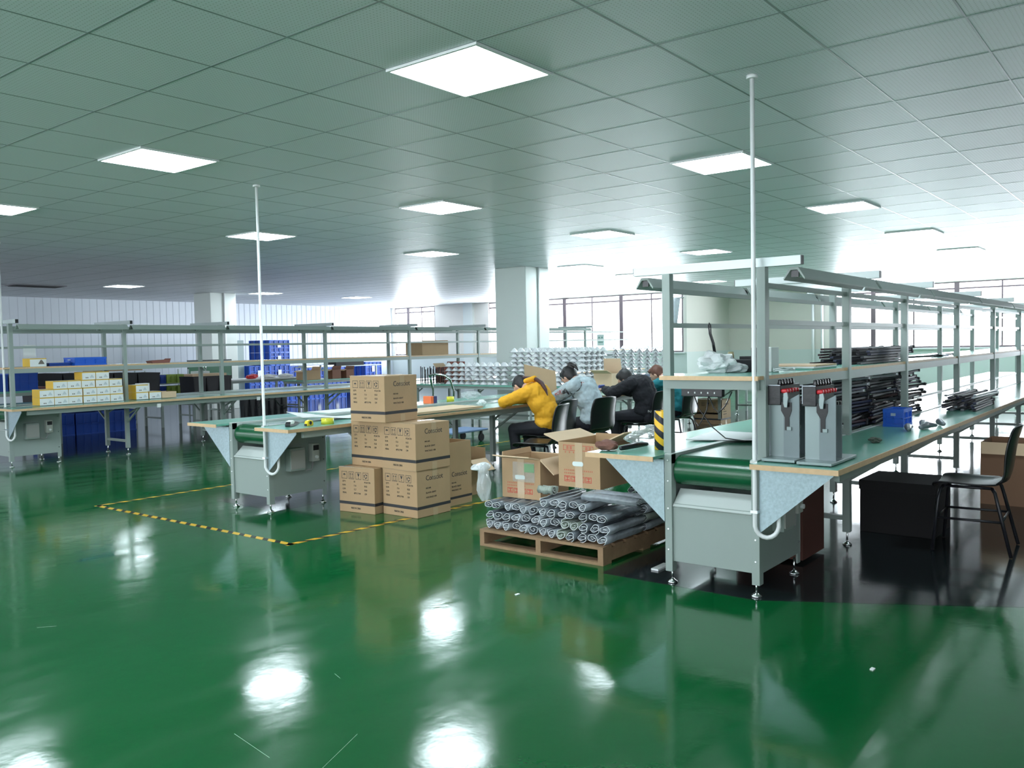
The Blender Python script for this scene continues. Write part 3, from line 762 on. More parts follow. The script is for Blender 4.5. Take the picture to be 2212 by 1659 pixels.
# ------------------------------------------------------------------ people
def capsule(bm, a, ra, b, rb, n=10):
    a = Vector(a); b = Vector(b); d = (b - a); L = d.length
    q = d.to_track_quat('Z', 'Y').to_matrix().to_4x4(); M = Matrix.Translation(a) @ q
    prof = [(.001, -ra)] + [(ra * math.sin(t), -ra * math.cos(t)) for t in (.4, .8, 1.2)] + [(ra, 0), (rb, L)] + [(rb * math.sin(t), L + rb * math.cos(t)) for t in (1.2, .8, .4)] + [(.001, L + rb)]
    k0 = len(bm.verts); lathe(bm, prof, n); bm.verts.ensure_lookup_table()
    for v in list(bm.verts)[k0:]: v.co = M @ v.co
def ell(bm, c, r, rot=(0, 0, 0), M=None):
    k0 = len(bm.verts); bmesh.ops.create_icosphere(bm, subdivisions=3, radius=1); bm.verts.ensure_lookup_table()
    T = (M or Matrix.Identity(4)) @ Matrix.Translation(c) @ Euler(rot).to_matrix().to_4x4() @ Matrix.Diagonal((*r, 1))
    for v in list(bm.verts)[k0:]: v.co = T @ v.co
def chain(bm, pts, rs):
    for i in range(len(pts) - 1): capsule(bm, pts[i], rs[i], pts[i + 1], rs[i + 1])
def blob(name, bm, m, parent, voxel=.009, smooth=4, wrinkle=0):
    me = bpy.data.meshes.new(name); bm.to_mesh(me); bm.free(); me.materials.append(m)
    o = bpy.data.objects.new(name, me); C.objects.link(o); o.parent = parent
    r = o.modifiers.new('r', 'REMESH'); r.mode = 'VOXEL'; r.voxel_size = voxel; r.use_smooth_shade = True
    s = o.modifiers.new('s', 'SMOOTH'); s.iterations = smooth; s.factor = .6
    if wrinkle:
        tx = bpy.data.textures.new('folds', 'CLOUDS'); tx.noise_scale = .055; tx.noise_depth = 2
        d = o.modifiers.new('d', 'DISPLACE'); d.texture = tx; d.strength = wrinkle; d.mid_level = .5
    return o
skin = mat('skin', (.62, .36, .26), .5, 0, .04, 10)
def limb_fingers(bm, wrist, palm_dir, side_dir, curl_dir):
    """palm and five fingers from the wrist"""
    w_ = Vector(wrist); p = Vector(palm_dir).normalized(); s = Vector(side_dir).normalized(); c_ = Vector(curl_dir).normalized()
    pc = w_ + p * .05
    for k in (-1, 0, 1): capsule(bm, w_ + s * k * .016, .016, w_ + p * .075 + s * k * .024, .013, 8)
    for k, L in enumerate((.068, .078, .072, .055)):
        b0 = w_ + p * .08 + s * (-.033 + k * .022)
        b1 = b0 + p * L * .5 + c_ * L * .12; b2 = b1 + p * L * .3 + c_ * L * .3; b3 = b2 + p * L * .08 + c_ * L * .28
        chain(bm, [b0, b1, b2, b3], [.0090, .0085, .008, .007])
    t0 = w_ + p * .025 - s * .03; t1 = t0 + p * .03 - s * .022 + c_ * .006; t2 = t1 + p * .028 - s * .004 + c_ * .012
    chain(bm, [t0, t1, t2], [.012, .0105, .009])
def person(label, loc, rz, pose, cols, hairfn, extra=None):
    t = thing('person', label, 'person', loc, rz)
    hip, wai, che, neck, hc = [Vector(pose[k]) for k in ('hip', 'waist', 'chest', 'neck', 'head')]
    hr = pose['head_rot']; HM = Matrix.Translation(hc) @ Euler(hr).to_matrix().to_4x4()
    sh = {s: Vector(pose['shoulder'][i]) for i, s in enumerate((-1, 1))}
    el = {s: Vector(pose['elbow'][i]) for i, s in enumerate((-1, 1))}
    wr = {s: Vector(pose['wrist'][i]) for i, s in enumerate((-1, 1))}
    kn = {s: Vector(pose['knee'][i]) for i, s in enumerate((-1, 1))}
    an = {s: Vector(pose['ankle'][i]) for i, s in enumerate((-1, 1))}
    # body: one continuous skin surface
    bm = nb()
    ell(bm, (0, 0, 0), (.074, .092, .108), M=HM); ell(bm, (0, .03, -.06), (.054, .06, .058), M=HM)
    ell(bm, (0, .094, -.018), (.012, .020, .024), (-.3, 0, 0), M=HM)
    for s in (-1, 1):
        ell(bm, (s * .076, -.004, -.012), (.009, .018, .030), M=HM); ell(bm, (s * .03, .078, .02), (.020, .014, .012), M=HM)
    ell(bm, (0, .085, -.052), (.024, .012, .007), M=HM); ell(bm, (0, .083, -.064), (.020, .012, .007), M=HM)
    capsule(bm, HM @ Vector((0, -.025, -.06)), .050, neck, .052)
    capsule(bm, neck, .055, che, .10); capsule(bm, che, .115, wai, .105); capsule(bm, wai, .105, hip, .12)
    for s in (-1, 1):
        capsule(bm, neck, .05, sh[s], .045); chain(bm, [sh[s], el[s], wr[s]], [.045, .036, .024])
        hp = hip + Vector((s * .085, 0, -.02)); chain(bm, [hp, kn[s], an[s]], [.078, .052, .036])
        f = an[s] + Vector((0, .10, -.045)); chain(bm, [an[s] + Vector((0, -.02, -.03)), f], [.033, .026])
        limb_fingers(bm, wr[s], pose['palm'][0 if s < 0 else 1], (s, 0, 0) if not pose.get('side') else pose['side'], pose.get('curl', (0, 0, -1)))
    blob('body', bm, skin, t, .0065, 3)
    bm = nb()
    for s in (-1, 1): ell(bm, (s * .03, .083, .018), (.010, .008, .006), M=HM)
    # two eyes, each its own part
    bm.free()
    for s in (-1, 1):
        bm = nb(); ell(bm, (s * .03, .086, .018), (.009, .007, .0045), M=HM); obj('eye', bm, blackm, t)
    # top
    bm = nb(); g = pose.get('thick', .014)
    neck2 = neck + (che - neck) * .18
    capsule(bm, neck2, .062 + g * .5, che, .105 + g); ell(bm, che, (.17 + g, .115 + g, .13), pose.get('chest_rot', (0, 0, 0)))
    capsule(bm, che, .125 + g, wai, .120 + g); capsule(bm, wai, .122 + g, hip + Vector((0, 0, .01)), .128 + g)
    ell(bm, (che + wai) / 2, (.155 + g, .12 + g, .15), pose.get('chest_rot', (0, 0, 0)))
    ell(bm, hip + Vector((0, -.01, .02)), (.165 + g, .13 + g, .10))
    if pose.get('coat'): ell(bm, hip + Vector((0, -.10, -.06)), (.18, .09, .13))
    for s in (-1, 1):
        capsule(bm, neck2, .052 + g, sh[s], .058 + g)
        w2 = el[s] + (wr[s] - el[s]) * .93
        chain(bm, [sh[s], el[s], w2], [.060 + g, .048 + g, .036 + g * .6])
    if pose.get('hood'): ell(bm, neck + Vector((0, -.075, .0)), (.105, .055, .07), (-.5, 0, 0))
    top = blob(cols['top_name'], bm, cols['top'], t, .009, 4, .024)
    # trousers
    bm = nb()
    ell(bm, hip + Vector((0, 0, -.02)), (.165, .125, .09))
    for s in (-1, 1):
        hp = hip + Vector((s * .088, 0, -.02)); chain(bm, [hp, kn[s], an[s] + Vector((0, 0, .03))], [.092, .066, .052])
    blob('trousers', bm, cols['legs'], t, .010, 5, .006)
    for s in (-1, 1):
        bm = nb(); a = an[s]
        ell(bm, a + Vector((0, -.01, -.035)), (.044, .055, .045)); ell(bm, a + Vector((0, .07, -.055)), (.045, .075, .030)); box(bm, a.x - .04, a.x + .04, a.y - .055, a.y + .13, a.z - .088, a.z - .07)
        blob('shoe', bm, cols['shoe'], t, .008, 3)
    hairfn(t, HM, hc, neck)
    if extra: extra(t, HM, top, pose)
    return t
def hair_cap(bm, HM, k=1.0):
    ell(bm, (0, -.022, .022), (.086 * k, .092 * k, .105 * k), M=HM); ell(bm, (0, -.045, -.03), (.076, .06, .075), M=HM)
    ell(bm, (0, .035, .075), (.062, .05, .045), M=HM)
hairb = mat('black_hair', (.012, .010, .011), .38, 0, .3, 60, .4, 160)
hairr = mat('dark_red_brown_hair', (.05, .012, .012), .4, 0, .4, 60, .4, 160)
hairbr = mat('brown_hair', (.13, .05, .03), .45, 0, .3, 60, .4, 160)
yell = mat('mustard_yellow_knit', (.80, .40, .02), .85, 0, .06, 40, .25, 220)
denim = mat('pale_washed_denim', (.47, .57, .62), .85, 0, .45, 16, .25, 200)
hood = mat('black_hoodie_fleece', (.012, .012, .018), .8, 0, .2, 30, .2, 200)
teal = mat('teal_knit', (.02, .23, .27), .85, 0, .1, 30, .3, 180)
darkt = mat('dark_trouser_cloth', (.02, .02, .028), .8, 0, .3, 20)
palej = mat('patterned_blue_white_cloth', (.30, .40, .50), .8, 0, .7, 25)
shoe = mat('dark_shoe', (.05, .03, .025), .5)

pose1 = dict(hip=(0, -.12, .55), waist=(-.02, -.12, .70), chest=(-.02, -.01, .87), neck=(.03, .13, .95), head=(.10, .29, .955), head_rot=(-.95, .1, -.35),
    shoulder=((-.17, .02, .90), (.17, .07, .89)), elbow=((-.26, .27, .80), (.30, .30, .80)), wrist=((-.03, .40, .785), (.10, .43, .785)), palm=((1, .15, 0), (-1, .15, 0)), side=(0, 1, 0),
    knee=((-.12, .24, .50), (.12, .24, .50)), ankle=((-.12, .20, .09), (.12, .16, .09)), chest_rot=(-.7, 0, 0))
def hair1(t, HM, hc, neck):
    bm = nb(); hair_cap(bm, HM); blob('hair', bm, hairb, t, .008, 3)
    bm = nb()
    chain(bm, [HM @ Vector((0, -.09, .03)), Vector((.03, .10, 1.045)), Vector((-.02, .0, 1.035)), Vector((-.06, -.09, 1.0)), Vector((-.09, -.16, .93)), Vector((-.10, -.19, .87))], [.022, .022, .024, .024, .018, .006])
    blob('ponytail', bm, hairr, t, .007, 2)
def ex1(t, HM, top, pose):
    bm = nb(); chain(bm, [Vector((-.08, .10, 1.02)), Vector((0, .04, 1.045)), Vector((.08, .10, 1.02))], [.028, .032, .028]); blob('collar', bm, yell, t, .008, 3)
person('person in a mustard yellow sweater resting head on arms at the middle bench, long ponytail', (7.32, 5.45, 0), .05, pose1,
       dict(top=yell, legs=darkt, shoe=shoe, top_name='sweater'), hair1, ex1)

pose2 = dict(hip=(0, -.13, .55), waist=(0, -.12, .71), chest=(0, -.02, .89), neck=(.04, .10, .995), head=(.08, .24, 1.03), head_rot=(-.75, .05, -.15),
    shoulder=((-.17, 0, .95), (.18, .04, .95)), elbow=((-.24, .24, .80), (.27, .26, .80)), wrist=((-.06, .46, .80), (.14, .46, .80)), palm=((.3, 1, .1), (-.3, 1, .1)),
    knee=((-.12, .27, .50), (.12, .27, .50)), ankle=((-.13, .12, .09), (.12, .28, .09)), chest_rot=(-.5, 0, 0), thick=.022)
def hair2(t, HM, hc, neck):
    bm = nb(); hair_cap(bm, HM, 1.03); ell(bm, (0, -.105, .095), (.036, .034, .034), M=HM); chain(bm, [HM @ Vector((0, -.12, .09)), HM @ Vector((0, -.15, .04)), HM @ Vector((0, -.155, -.03))], [.028, .024, .010])
    blob('hair', bm, hairb, t, .008, 3)
    bm = nb(); k0 = 0; lathe(bm, [(.030, -.008), (.036, 0), (.030, .008)], 12); 
    for v in bm.verts: v.co = HM @ Matrix.Translation((0, -.083, .088)) @ Euler((PI / 2, 0, 0)).to_matrix().to_4x4() @ v.co
    obj('hair_tie', bm, white, t)
def wrap_text(parent, target, s, size, M, m, name='lettering', sx=1):
    bm = nb(); write_into(bm, s, size, M, sx); bmesh.ops.subdivide_edges(bm, edges=bm.edges[:], cuts=1)
    o = obj(name, bm, m, parent); w_ = o.modifiers.new('w', 'SHRINKWRAP'); w_.target = target; w_.wrap_method = 'PROJECT'; w_.use_negative_direction = True; w_.use_positive_direction = True
    w_.use_project_x = w_.use_project_y = w_.use_project_z = False
    w_.wrap_method = 'NEAREST_SURFACEPOINT'; w_.wrap_mode = 'ABOVE_SURFACE'; w_.offset = .009
    return o
def ex2(t, HM, top, pose):
    # printing across the shoulders, read from behind and left
    r = Vector((.62, -.70, .30)).normalized(); u_ = Vector((.15, .10, .95)); u_ = (u_ - r * u_.dot(r)).normalized()
    o0 = Vector((-.31, .16, .83))
    wrap_text(t, top, "POR'", .048, plane_M(o0, r, u_), redink, 'red_lettering')
    wrap_text(t, top, "-ANCHE", .046, plane_M(o0 + r * .105, r, u_), ink, 'black_lettering')
    wrap_text(t, top, "ERI", .046, plane_M(o0 + r * .275, r, u_), redink, 'red_lettering')
    bm = nb(); ell(bm, Vector(pose['hip']) + Vector((0, -.03, .02)), (.185, .15, .06)); blob('shirt_hem', bm, palej, t, .01, 2)
    bm = nb(); obox(bm, (.05, .60, .84), (.075, .012, .14), (.5, 0, 0)); ph = obj('phone', bm, black, t)
person('person in a pale denim jacket with red and black lettering, hair tied up', (7.92, 5.27, 0), .0, pose2,
       dict(top=denim, legs=darkt, shoe=shoe, top_name='jacket'), hair2, ex2)

pose3 = dict(hip=(0, -.10, .55), waist=(.01, -.12, .70), chest=(.02, -.04, .87), neck=(.04, .08, .955), head=(.07, .21, .955), head_rot=(-.65, .0, .1),
    shoulder=((-.18, 0, .91), (.18, .02, .91)), elbow=((-.24, .22, .80), (.26, .24, .80)), wrist=((-.08, .42, .83), (.12, .42, .83)), palm=((.3, 1, .1), (-.3, 1, .1)),
    knee=((-.12, .28, .50), (.12, .28, .50)), ankle=((-.13, .22, .09), (.12, .26, .09)), chest_rot=(-.5, 0, 0), thick=.026, hood=True, coat=True)
def hair3(t, HM, hc, neck):
    bm = nb(); hair_cap(bm, HM, 1.04); ell(bm, (0, -.05, .09), (.05, .05, .04), M=HM)
    blob('hair', bm, hairb, t, .008, 3)
def ex3(t, HM, top, pose):
    wrap_text(t, top, 'NAIVE', .045, plane_M((-.16, -.21, .56), Vector((.75, -.65, 0)).normalized(), (0, 0, 1)), white, 'lettering')
    bm = nb(); obox(bm, (.02, .53, .85), (.13, .02, .07), (.4, 0, 0)); obj('handset', bm, blued, t)
person('person in a black hoodie with black hair, holding a dark blue handset', (9.13, 5.27, 0), .05, pose3,
       dict(top=hood, legs=darkt, shoe=mat('brown_shoe', (.10, .05, .035), .5), top_name='hoodie'), hair3, ex3)

pose4 = dict(hip=(0, -.10, .55), waist=(0, -.12, .70), chest=(0, -.04, .86), neck=(.03, .10, .95), head=(.06, .22, .985), head_rot=(-.6, 0, .1),
    shoulder=((-.17, 0, .90), (.17, .02, .90)), elbow=((-.22, .24, .80), (.24, .24, .80)), wrist=((-.08, .42, .80), (.12, .42, .80)), palm=((.3, 1, .1), (-.3, 1, .1)),
    knee=((-.12, .28, .50), (.12, .28, .50)), ankle=((-.13, .18, .09), (.12, .24, .09)), chest_rot=(-.4, 0, 0))
def hair4(t, HM, hc, neck):
    bm = nb(); hair_cap(bm, HM); blob('hair', bm, hairbr, t, .008, 3)
person('person in a teal sweater with brown hair, mostly hidden behind the rack post', (9.95, 5.27, 0), .0, pose4,
       dict(top=teal, legs=darkt, shoe=shoe, top_name='sweater'), hair4)

# ------------------------------------------------------------------ tables and stacked lamp shades
def table(label, x0, x1, y0, y1, zt=.75, top=None, group=None, name='work_table', low=True):
    t = thing(name, label, 'table', (x0, y0, 0), 0, group); L, W = x1 - x0, y1 - y0
    qb('tabletop', top or esd, t, 0, L, 0, W, zt - .025, zt)
    bm = nb(); box(bm, .02, L - .02, .02, .05, zt - .075, zt - .025); box(bm, .02, L - .02, W - .05, W - .02, zt - .075, zt - .025)
    box(bm, .02, .05, .05, W - .05, zt - .075, zt - .025); box(bm, L - .05, L - .02, .05, W - .05, zt - .075, zt - .025); obj('frame', bm, paint, t)
    for a in (.05, L - .05):
        for b in (.05, W - .05):
            bm = nb(); box(bm, a - .02, a + .02, b - .02, b + .02, 0.0, zt - .075); obj('leg', bm, paint, t)
    if low:
        for a in (.05, L - .05): qb('stretcher', paint, t, a - .012, a + .012, .07, W - .07, .16, .19)
    return t
table('long table end-on behind the middle conveyor, carrying the silver shades', 10.9, 11.85, 7.24, 10.9)
table('far table behind the middle conveyor carrying the distant shade stacks', 15.4, 16.2, 8.2, 9.8)
shade = mat('silver_white_shade', (.84, .86, .88), .25, .1, .05, 20)
shin = mat('shade_inside', (.3, .31, .34), .4, .3)
S0 = thing('lamp_shade', '', 'lamp shade')
bm = nb(); lathe(bm, [(.072, .0), (.073, .004), (.066, .012), (.052, .028), (.036, .046), (.022, .060), (.014, .064), (.013, .071), (.001, .0715)], 14)
b_ = obj('shade', bm, shade, S0)
bm = nb(); lathe(bm, [(.075, .0), (.075, .003), (.070, .003), (.070, 0)], 14); obj('rim', bm, shin, S0)
N = 0
def shade_at(x, y, z, label, group):
    global N
    j = .006
    if N == 0: S0.location = (x, y, z); S0['label'] = label; S0['group'] = group
    else: dup(S0, (x + random.uniform(-j, j), y + random.uniform(-j, j), z), 0, label, group)
    N += 1
PV = .0765
def sheet(x0, x1, y0, y1, z, label, group):
    bm = nb(); box(bm, x0, x1, y0, y1, z, z + .003); tag(obj('layer_sheet', bm, mat('grey_layer_sheet', (.35, .36, .38), .6)), label, 'sheet', group)
g1 = ('silver lamp shade in the low left stack by the black rods', 'shades in the low left stack')
LAY = ['bottom', 'second', 'third', 'fourth', 'fifth', 'sixth', 'seventh', 'top']
ORD = ['first', 'second', 'third', 'fourth', 'fifth', 'sixth', 'seventh', 'eighth', 'ninth', 'tenth']
def lay(k, n_): return 'top' if k == n_ - 1 else LAY[k]
for k in range(5):
    z = .752 + k * PV
    for i in range(9):
        for j in range(2 if k == 4 else 1): shade_at(11.0 + j * .15, 8.86 + i * .152 + (.04 if i > 4 else 0), z, '%s silver shade from the left in the %s layer, %s row, low left stack' % (ORD[8 - i], lay(k, 5), 'rear' if j else 'front'), g1[1])
    if k < 4: sheet(10.93, 11.3, 8.78, 10.22, z + .0725, 'thin grey sheet over the %s layer of the low left shade stack' % lay(k, 5), 'sheets in the low left stack')
g2 = ('silver lamp shade in the tall central stack behind the seated people', 'shades in the tall central stack')
for k in range(8):
    z = .752 + k * PV
    for i in range(10):
        for j in range(5):
            if j and not (k == 7 or i == 0): continue
            if k == 7 and j > 3 and i: continue
            shade_at(10.99 + j * .152, 7.33 + i * .146, z, '%s silver shade from the left in the %s layer, %s row back, tall central stack' % (ORD[9 - i], lay(k, 8), ORD[j]), g2[1])
    if k < 7: sheet(10.93, 11.7, 7.26, 8.72, z + .0725, 'thin grey sheet over the %s layer of the tall central shade stack' % lay(k, 8), 'sheets in the tall central stack')
g3 = ('silver lamp shade in the distant right stack before the far window', 'shades in the distant right stack')
for k in range(8):
    z = .752 + k * PV
    for i in range(7): shade_at(15.5, 8.34 + i * .19, z, '%s silver shade from the left in the %s layer of the distant right stack' % (ORD[6 - i], lay(k, 8)), g3[1])
    if k < 7: sheet(15.42, 15.7, 8.25, 9.58, z + .0725, 'thin grey sheet over the %s layer of the distant shade stack' % lay(k, 8), 'sheets in the distant stack')
# loose shades lying on the floor beyond the middle bench
# trolley
t = thing('platform_trolley', 'chrome-handled platform trolley behind the middle bench, before the low shade stack', 'trolley', (8.95, 8.35, 0))
qb('platform', mat('trolley_deck', (.2, .3, .5), .5), t, -.1, .7, -.24, .24, .16, .19, bevel=.01)
bm = nb(); tube(bm, [(0, -.2, .19), (-.0, -.2, .78), (-.05, -.19, .93), (-.12, -.15, 1.0), (-.15, 0, 1.02), (-.12, .15, 1.0), (-.05, .19, .93), (0, .2, .78), (0, .2, .19)], .014, 10); obj('handle', bm, chrome, t)
for a in (0, .6):
    for b in (-.18, .18):
        bm = nb(); lathe(bm, [(.055, -.014), (.06, -.01), (.06, .01), (.055, .014)], 16, (a, b, .06), 'Y'); bar(bm, (a, b, .06), (a, b, .16), .02, .04); obj('castor', bm, blackm, t)

# ------------------------------------------------------------------ things on and around the middle conveyor
TB = .7525
def solid_poly(name, pts, z0, z1, m, label, cat, group=None, bevel=0):
    cx = sum(p[0] for p in pts) / len(pts); cy_ = sum(p[1] for p in pts) / len(pts)
    bm = nb(); prism(bm, [(p[0] - cx, p[1] - cy_) for p in pts], 'Z', 0, z1 - z0)
    o = obj(name, bm, m, loc=(cx, cy_, z0), bevel=bevel); return tag(o, label, cat, group)
# heat gun shaped tool, tape measure, tape rolls, sheets, board
t = thing('tape_gun', 'black and white tool lying on the middle bench corner by the pole', 'tool', (4.52, 5.98, TB), .5)
bm = nb(); prism(bm, [(-.10, 0), (.02, 0), (.11, .012), (.11, .022), (.05, .035), (-.02, .05), (-.08, .045), (-.105, .02)], 'Y', -.022, .022); obj('casing', bm, black, t, .006)
bm = nb(); prism(bm, [(-.09, .02), (-.02, .02), (.0, .04), (-.03, .052), (-.08, .047)], 'Y', -.024, .024); obj('side_panel', bm, white, t, .004)
t = thing('tape_measure', 'small yellow tape measure on the middle bench, beside the black tool', 'tape measure', (4.60, 5.86, TB), .2)
bm = nb(); prism(bm, [(-.035, 0), (.035, 0), (.04, .02), (.03, .042), (0, .05), (-.03, .044), (-.04, .02)], 'Y', -.018, .018); obj('casing', bm, yellow, t, .005)
bm = nb(); lathe(bm, [(.016, -.0185), (.016, -.0195)], 14, (0, 0, .025), 'Y'); obj('badge', bm, blackm, t)
qb('hook', black, t, -.048, -.038, -.01, .01, .002, .02)
def tape_roll(label, x, y, z, r=.05, h=.048):
    t = thing('tape_roll', label, 'tape', (x, y, z), 0)
    bm = nb(); lathe(bm, [(r * .76, 0), (r, 0), (r, h), (r * .76, h)], 24); 
    obj('tape', bm, amber, t)
    bm = nb(); lathe(bm, [(r * .70, .002), (r * .755, .002), (r * .755, h - .002), (r * .70, h - .002)], 24); obj('core', bm, cardb, t)
tape_roll('roll of clear yellow tape on the middle bench by the carton stack', 4.80, 5.86, TB, .055, .05)
tape_roll('roll of clear yellow tape far along the middle bench, right of the orange box', 7.45, 6.84, TB, .045, .06)
t = thing('small_box', 'small orange and dark blue box on the middle bench, behind the carton stack', 'box', (7.12, 6.86, TB), .05)
qb('orange_end', orange, t, -.045, .0, -.06, .06, 0, .085, bevel=.002); qb('blue_body', mat('navy_card', (.02, .02, .12), .5), t, 0, .06, -.06, .06, 0, .082, bevel=.002)
bm = nb(); N_ = 10
for i in range(N_):
    for j in range(2):
        x = i / (N_ - 1); bm.verts.new((x * .85, (j - .5) * .34 * (1 - .25 * (1 - x)), .004 + .085 * (1 - x) ** 2 * (1 if j else .5) + .008 * math.sin(x * 7)))
bm.verts.ensure_lookup_table()
for i in range(N_ - 1):
    f = bm.faces.new([bm.verts[k] for k in (2 * i, 2 * i + 1, 2 * i + 3, 2 * i + 2)]); f.smooth = True
o = obj('foam_sheet', bm, paper, loc=(4.75, 6.25, TB)); o.rotation_euler = (0, 0, -.05); s = o.modifiers.new('s', 'SOLIDIFY'); s.thickness = .003; tag(o, 'white curled foam sheet on the middle bench, its tip lifted beside the carton stack', 'sheet')
solid_poly('wooden_board', [(5.35, 5.74), (6.75, 5.74), (6.75, 6.16), (5.35, 6.16)], TB + .006, TB + .028, cardb2, 'long tan board lying on the middle bench behind the carton stack', 'board')
solid_poly('paper_sheet', [(5.6, 6.80), (6.9, 6.80), (6.9, 7.16), (5.6, 7.16)], TB + .0005, TB + .004, paper, 'long white sheet lying on the middle bench beyond the tan board', 'sheet')
def crumple(name, loc, r, m, label, cat, seed, n=3, parent=None, amp=.25):
    rnd = random.Random(seed); bm = nb(); bmesh.ops.create_icosphere(bm, subdivisions=n, radius=1)
    ks = [(Vector((rnd.uniform(-1, 1), rnd.uniform(-1, 1), rnd.uniform(-1, 1))).normalized(), rnd.uniform(3, 9), rnd.uniform(0, 6)) for _ in range(7)]
    for v in bm.verts:
        d = v.co.normalized(); q = 1 + amp * sum(math.sin(k.dot(d) * f + p) for k, f, p in ks) / 4 + rnd.uniform(-.04, .04)
        v.co = Vector((d.x * r[0] * q, d.y * r[1] * q, max(-.92, d.z) * r[2] * q + r[2] * .92))
        v.co.z = max(0, v.co.z)
    o = obj(name, bm, m, parent, loc=loc)
    if not parent: tag(o, label, cat)
    return o
crumple('polythene_bag', (6.94, 5.92, TB), (.045, .05, .04), plastic_bag, 'small crumpled white bag on the bench at the elbow of the yellow sweater', 'bag', 3)
crumple('clear_bag', (7.95, 6.95, TB), (.12, .10, .05), film, 'crumpled clear bag on the far side of the middle bench, past the yellow tape', 'bag', 5)
# cardboard sheet standing behind the seated people
bm = nb(); obox(bm, (0, 0, .17), (.68, .006, .36), (-.18, .16, 0)); o = obj('cardboard_sheet', bm, cardb, loc=(8.80, 6.50, TB + .012)); tag(o, 'plain brown cardboard sheet standing on the bench between the yellow sweater and the denim jacket', 'cardboard')
bm = nb(); box(bm, -.10, .10, -.12, .12, 0, .06); o = obj('parts_tray', bm, mat('brown_tray', (.14, .06, .04), .6), loc=(8.50, 5.93, TB)); tag(o, 'low brown tray of parts on the bench before the person in the hoodie', 'tray')
open_carton('cardboard_carton', 'open brown carton on the bench behind the head of the person in the hoodie', (11.0, 6.96, TB), .32, .30, .20, 0, {'b': (-.1, .22), 'f': (1.2, .14)}, cardb2)
def crate(label, loc, sx_, sy_, h, m, rz=0, group=None, name='plastic_crate', holes=True):
    t = thing(name, label, 'crate', loc, rz, group); th = .006
    bm = nb(); box(bm, 0, sx_, 0, sy_, 0, .01)
    box(bm, 0, th, 0, sy_, .01, h); box(bm, sx_ - th, sx_, 0, sy_, .01, h); box(bm, th, sx_ - th, 0, th, .01, h); box(bm, th, sx_ - th, sy_ - th, sy_, .01, h)
    obj('body', bm, m, t)
    bm = nb(); e = .012
    for z0, z1 in ((h - .025, h), (h * .45, h * .5), (0, .02)):
        box(bm, -e, sx_ + e, -e, 0, z0, z1); box(bm, -e, sx_ + e, sy_, sy_ + e, z0, z1); box(bm, -e, 0, 0, sy_, z0, z1); box(bm, sx_, sx_ + e, 0, sy_, z0, z1)
    n = max(2, int(sx_ / .11))
    for k in range(n + 1):
        x = sx_ * k / n; box(bm, x - .006, x + .006, -e, 0, .02, h - .025); box(bm, x - .006, x + .006, sy_, sy_ + e, .02, h - .025)
    n = max(2, int(sy_ / .11))
    for k in range(n + 1):
        y = sy_ * k / n; box(bm, -e, 0, y - .006, y + .006, .02, h - .025)
    obj('ribs', bm, m, t)
    bm = nb(); box(bm, -.0135, -.012, sy_ * .36, sy_ * .64, h * .62, h * .78); obj('hand_slot', bm, mat('pale_slot', (.35, .45, .6), .5), t)
    return t
crate('grey-blue ribbed crate on the bench between the hoodie and the teal sweater', (10.35, 5.74, TB), .45, .40, .2, mat('slate_crate', (.12, .17, .24), .5))
# clear bag and white foam beside the pallet cartons, bag on the floor side
crumple('clear_bag', (4.60, 3.92, .30), (.05, .045, .14), film, 'clear plastic bag hanging down beside the left carton on the pallet', 'bag', 9)
crumple('polythene_bag', (4.66, 3.99, .50), (.07, .06, .03), plastic_bag, 'white crumpled bag poking out left of the shorter red-printed carton', 'bag', 12)
# strips on the floor by the cabinet
for (x, y, lb) in ((4.60, 2.53, 'white block on the floor at the left foot of the right cabinet'), (5.35, 2.72, 'white strip on the floor beside the pallet and the right cabinet')):
    solid_poly('foam_strip', [(x, y), (x + .16, y), (x + .16, y + .05), (x, y + .05)], .001, .012, white, lb, 'strip')

# ------------------------------------------------------------------ things on the right conveyor
# striped corner sleeve
def stripe_material():
    m = bpy.data.materials.new('striped_sleeve'); m.use_nodes = True; nt = m.node_tree; b = nt.nodes['Principled BSDF']; b.inputs['Roughness'].default_value = .4
    tc = nt.nodes.new('ShaderNodeTexCoord'); sx = nt.nodes.new('ShaderNodeSeparateXYZ'); nt.links.new(tc.outputs['Object'], sx.inputs[0])
    a = nt.nodes.new('ShaderNodeMath'); a.operation = 'MULTIPLY_ADD'; a.inputs[1].default_value = -.75; nt.links.new(sx.outputs[1], a.inputs[0]); nt.links.new(sx.outputs[2], a.inputs[2])
    ml = nt.nodes.new('ShaderNodeMath'); ml.operation = 'MULTIPLY'; ml.inputs[1].default_value = 1 / .085; nt.links.new(a.outputs[0], ml.inputs[0])
    fr = nt.nodes.new('ShaderNodeMath'); fr.operation = 'FRACT'; nt.links.new(ml.outputs[0], fr.inputs[0])
    gt = nt.nodes.new('ShaderNodeMath'); gt.operation = 'GREATER_THAN'; gt.inputs[1].default_value = .5; nt.links.new(fr.outputs[0], gt.inputs[0])
    mx = nt.nodes.new('ShaderNodeMix'); mx.data_type = 'RGBA'; mx.inputs[6].default_value = (.015, .012, .02, 1); mx.inputs[7].default_value = (.85, .50, .03, 1)
    nt.links.new(gt.outputs[0], mx.inputs[0]); nt.links.new(mx.outputs[2], b.inputs['Base Color']); return m
bm = nb(); lathe(bm, [(.046, 0), (.050, .001), (.050, .235), (.046, .236), (.042, .235), (.042, .002)], 20)
o = obj('striped_tape_reel', bm, stripe_material(), loc=(4.62, 2.50, TB)); tag(o, 'upright tube wrapped in yellow and black hazard tape behind the left rack post', 'tube')
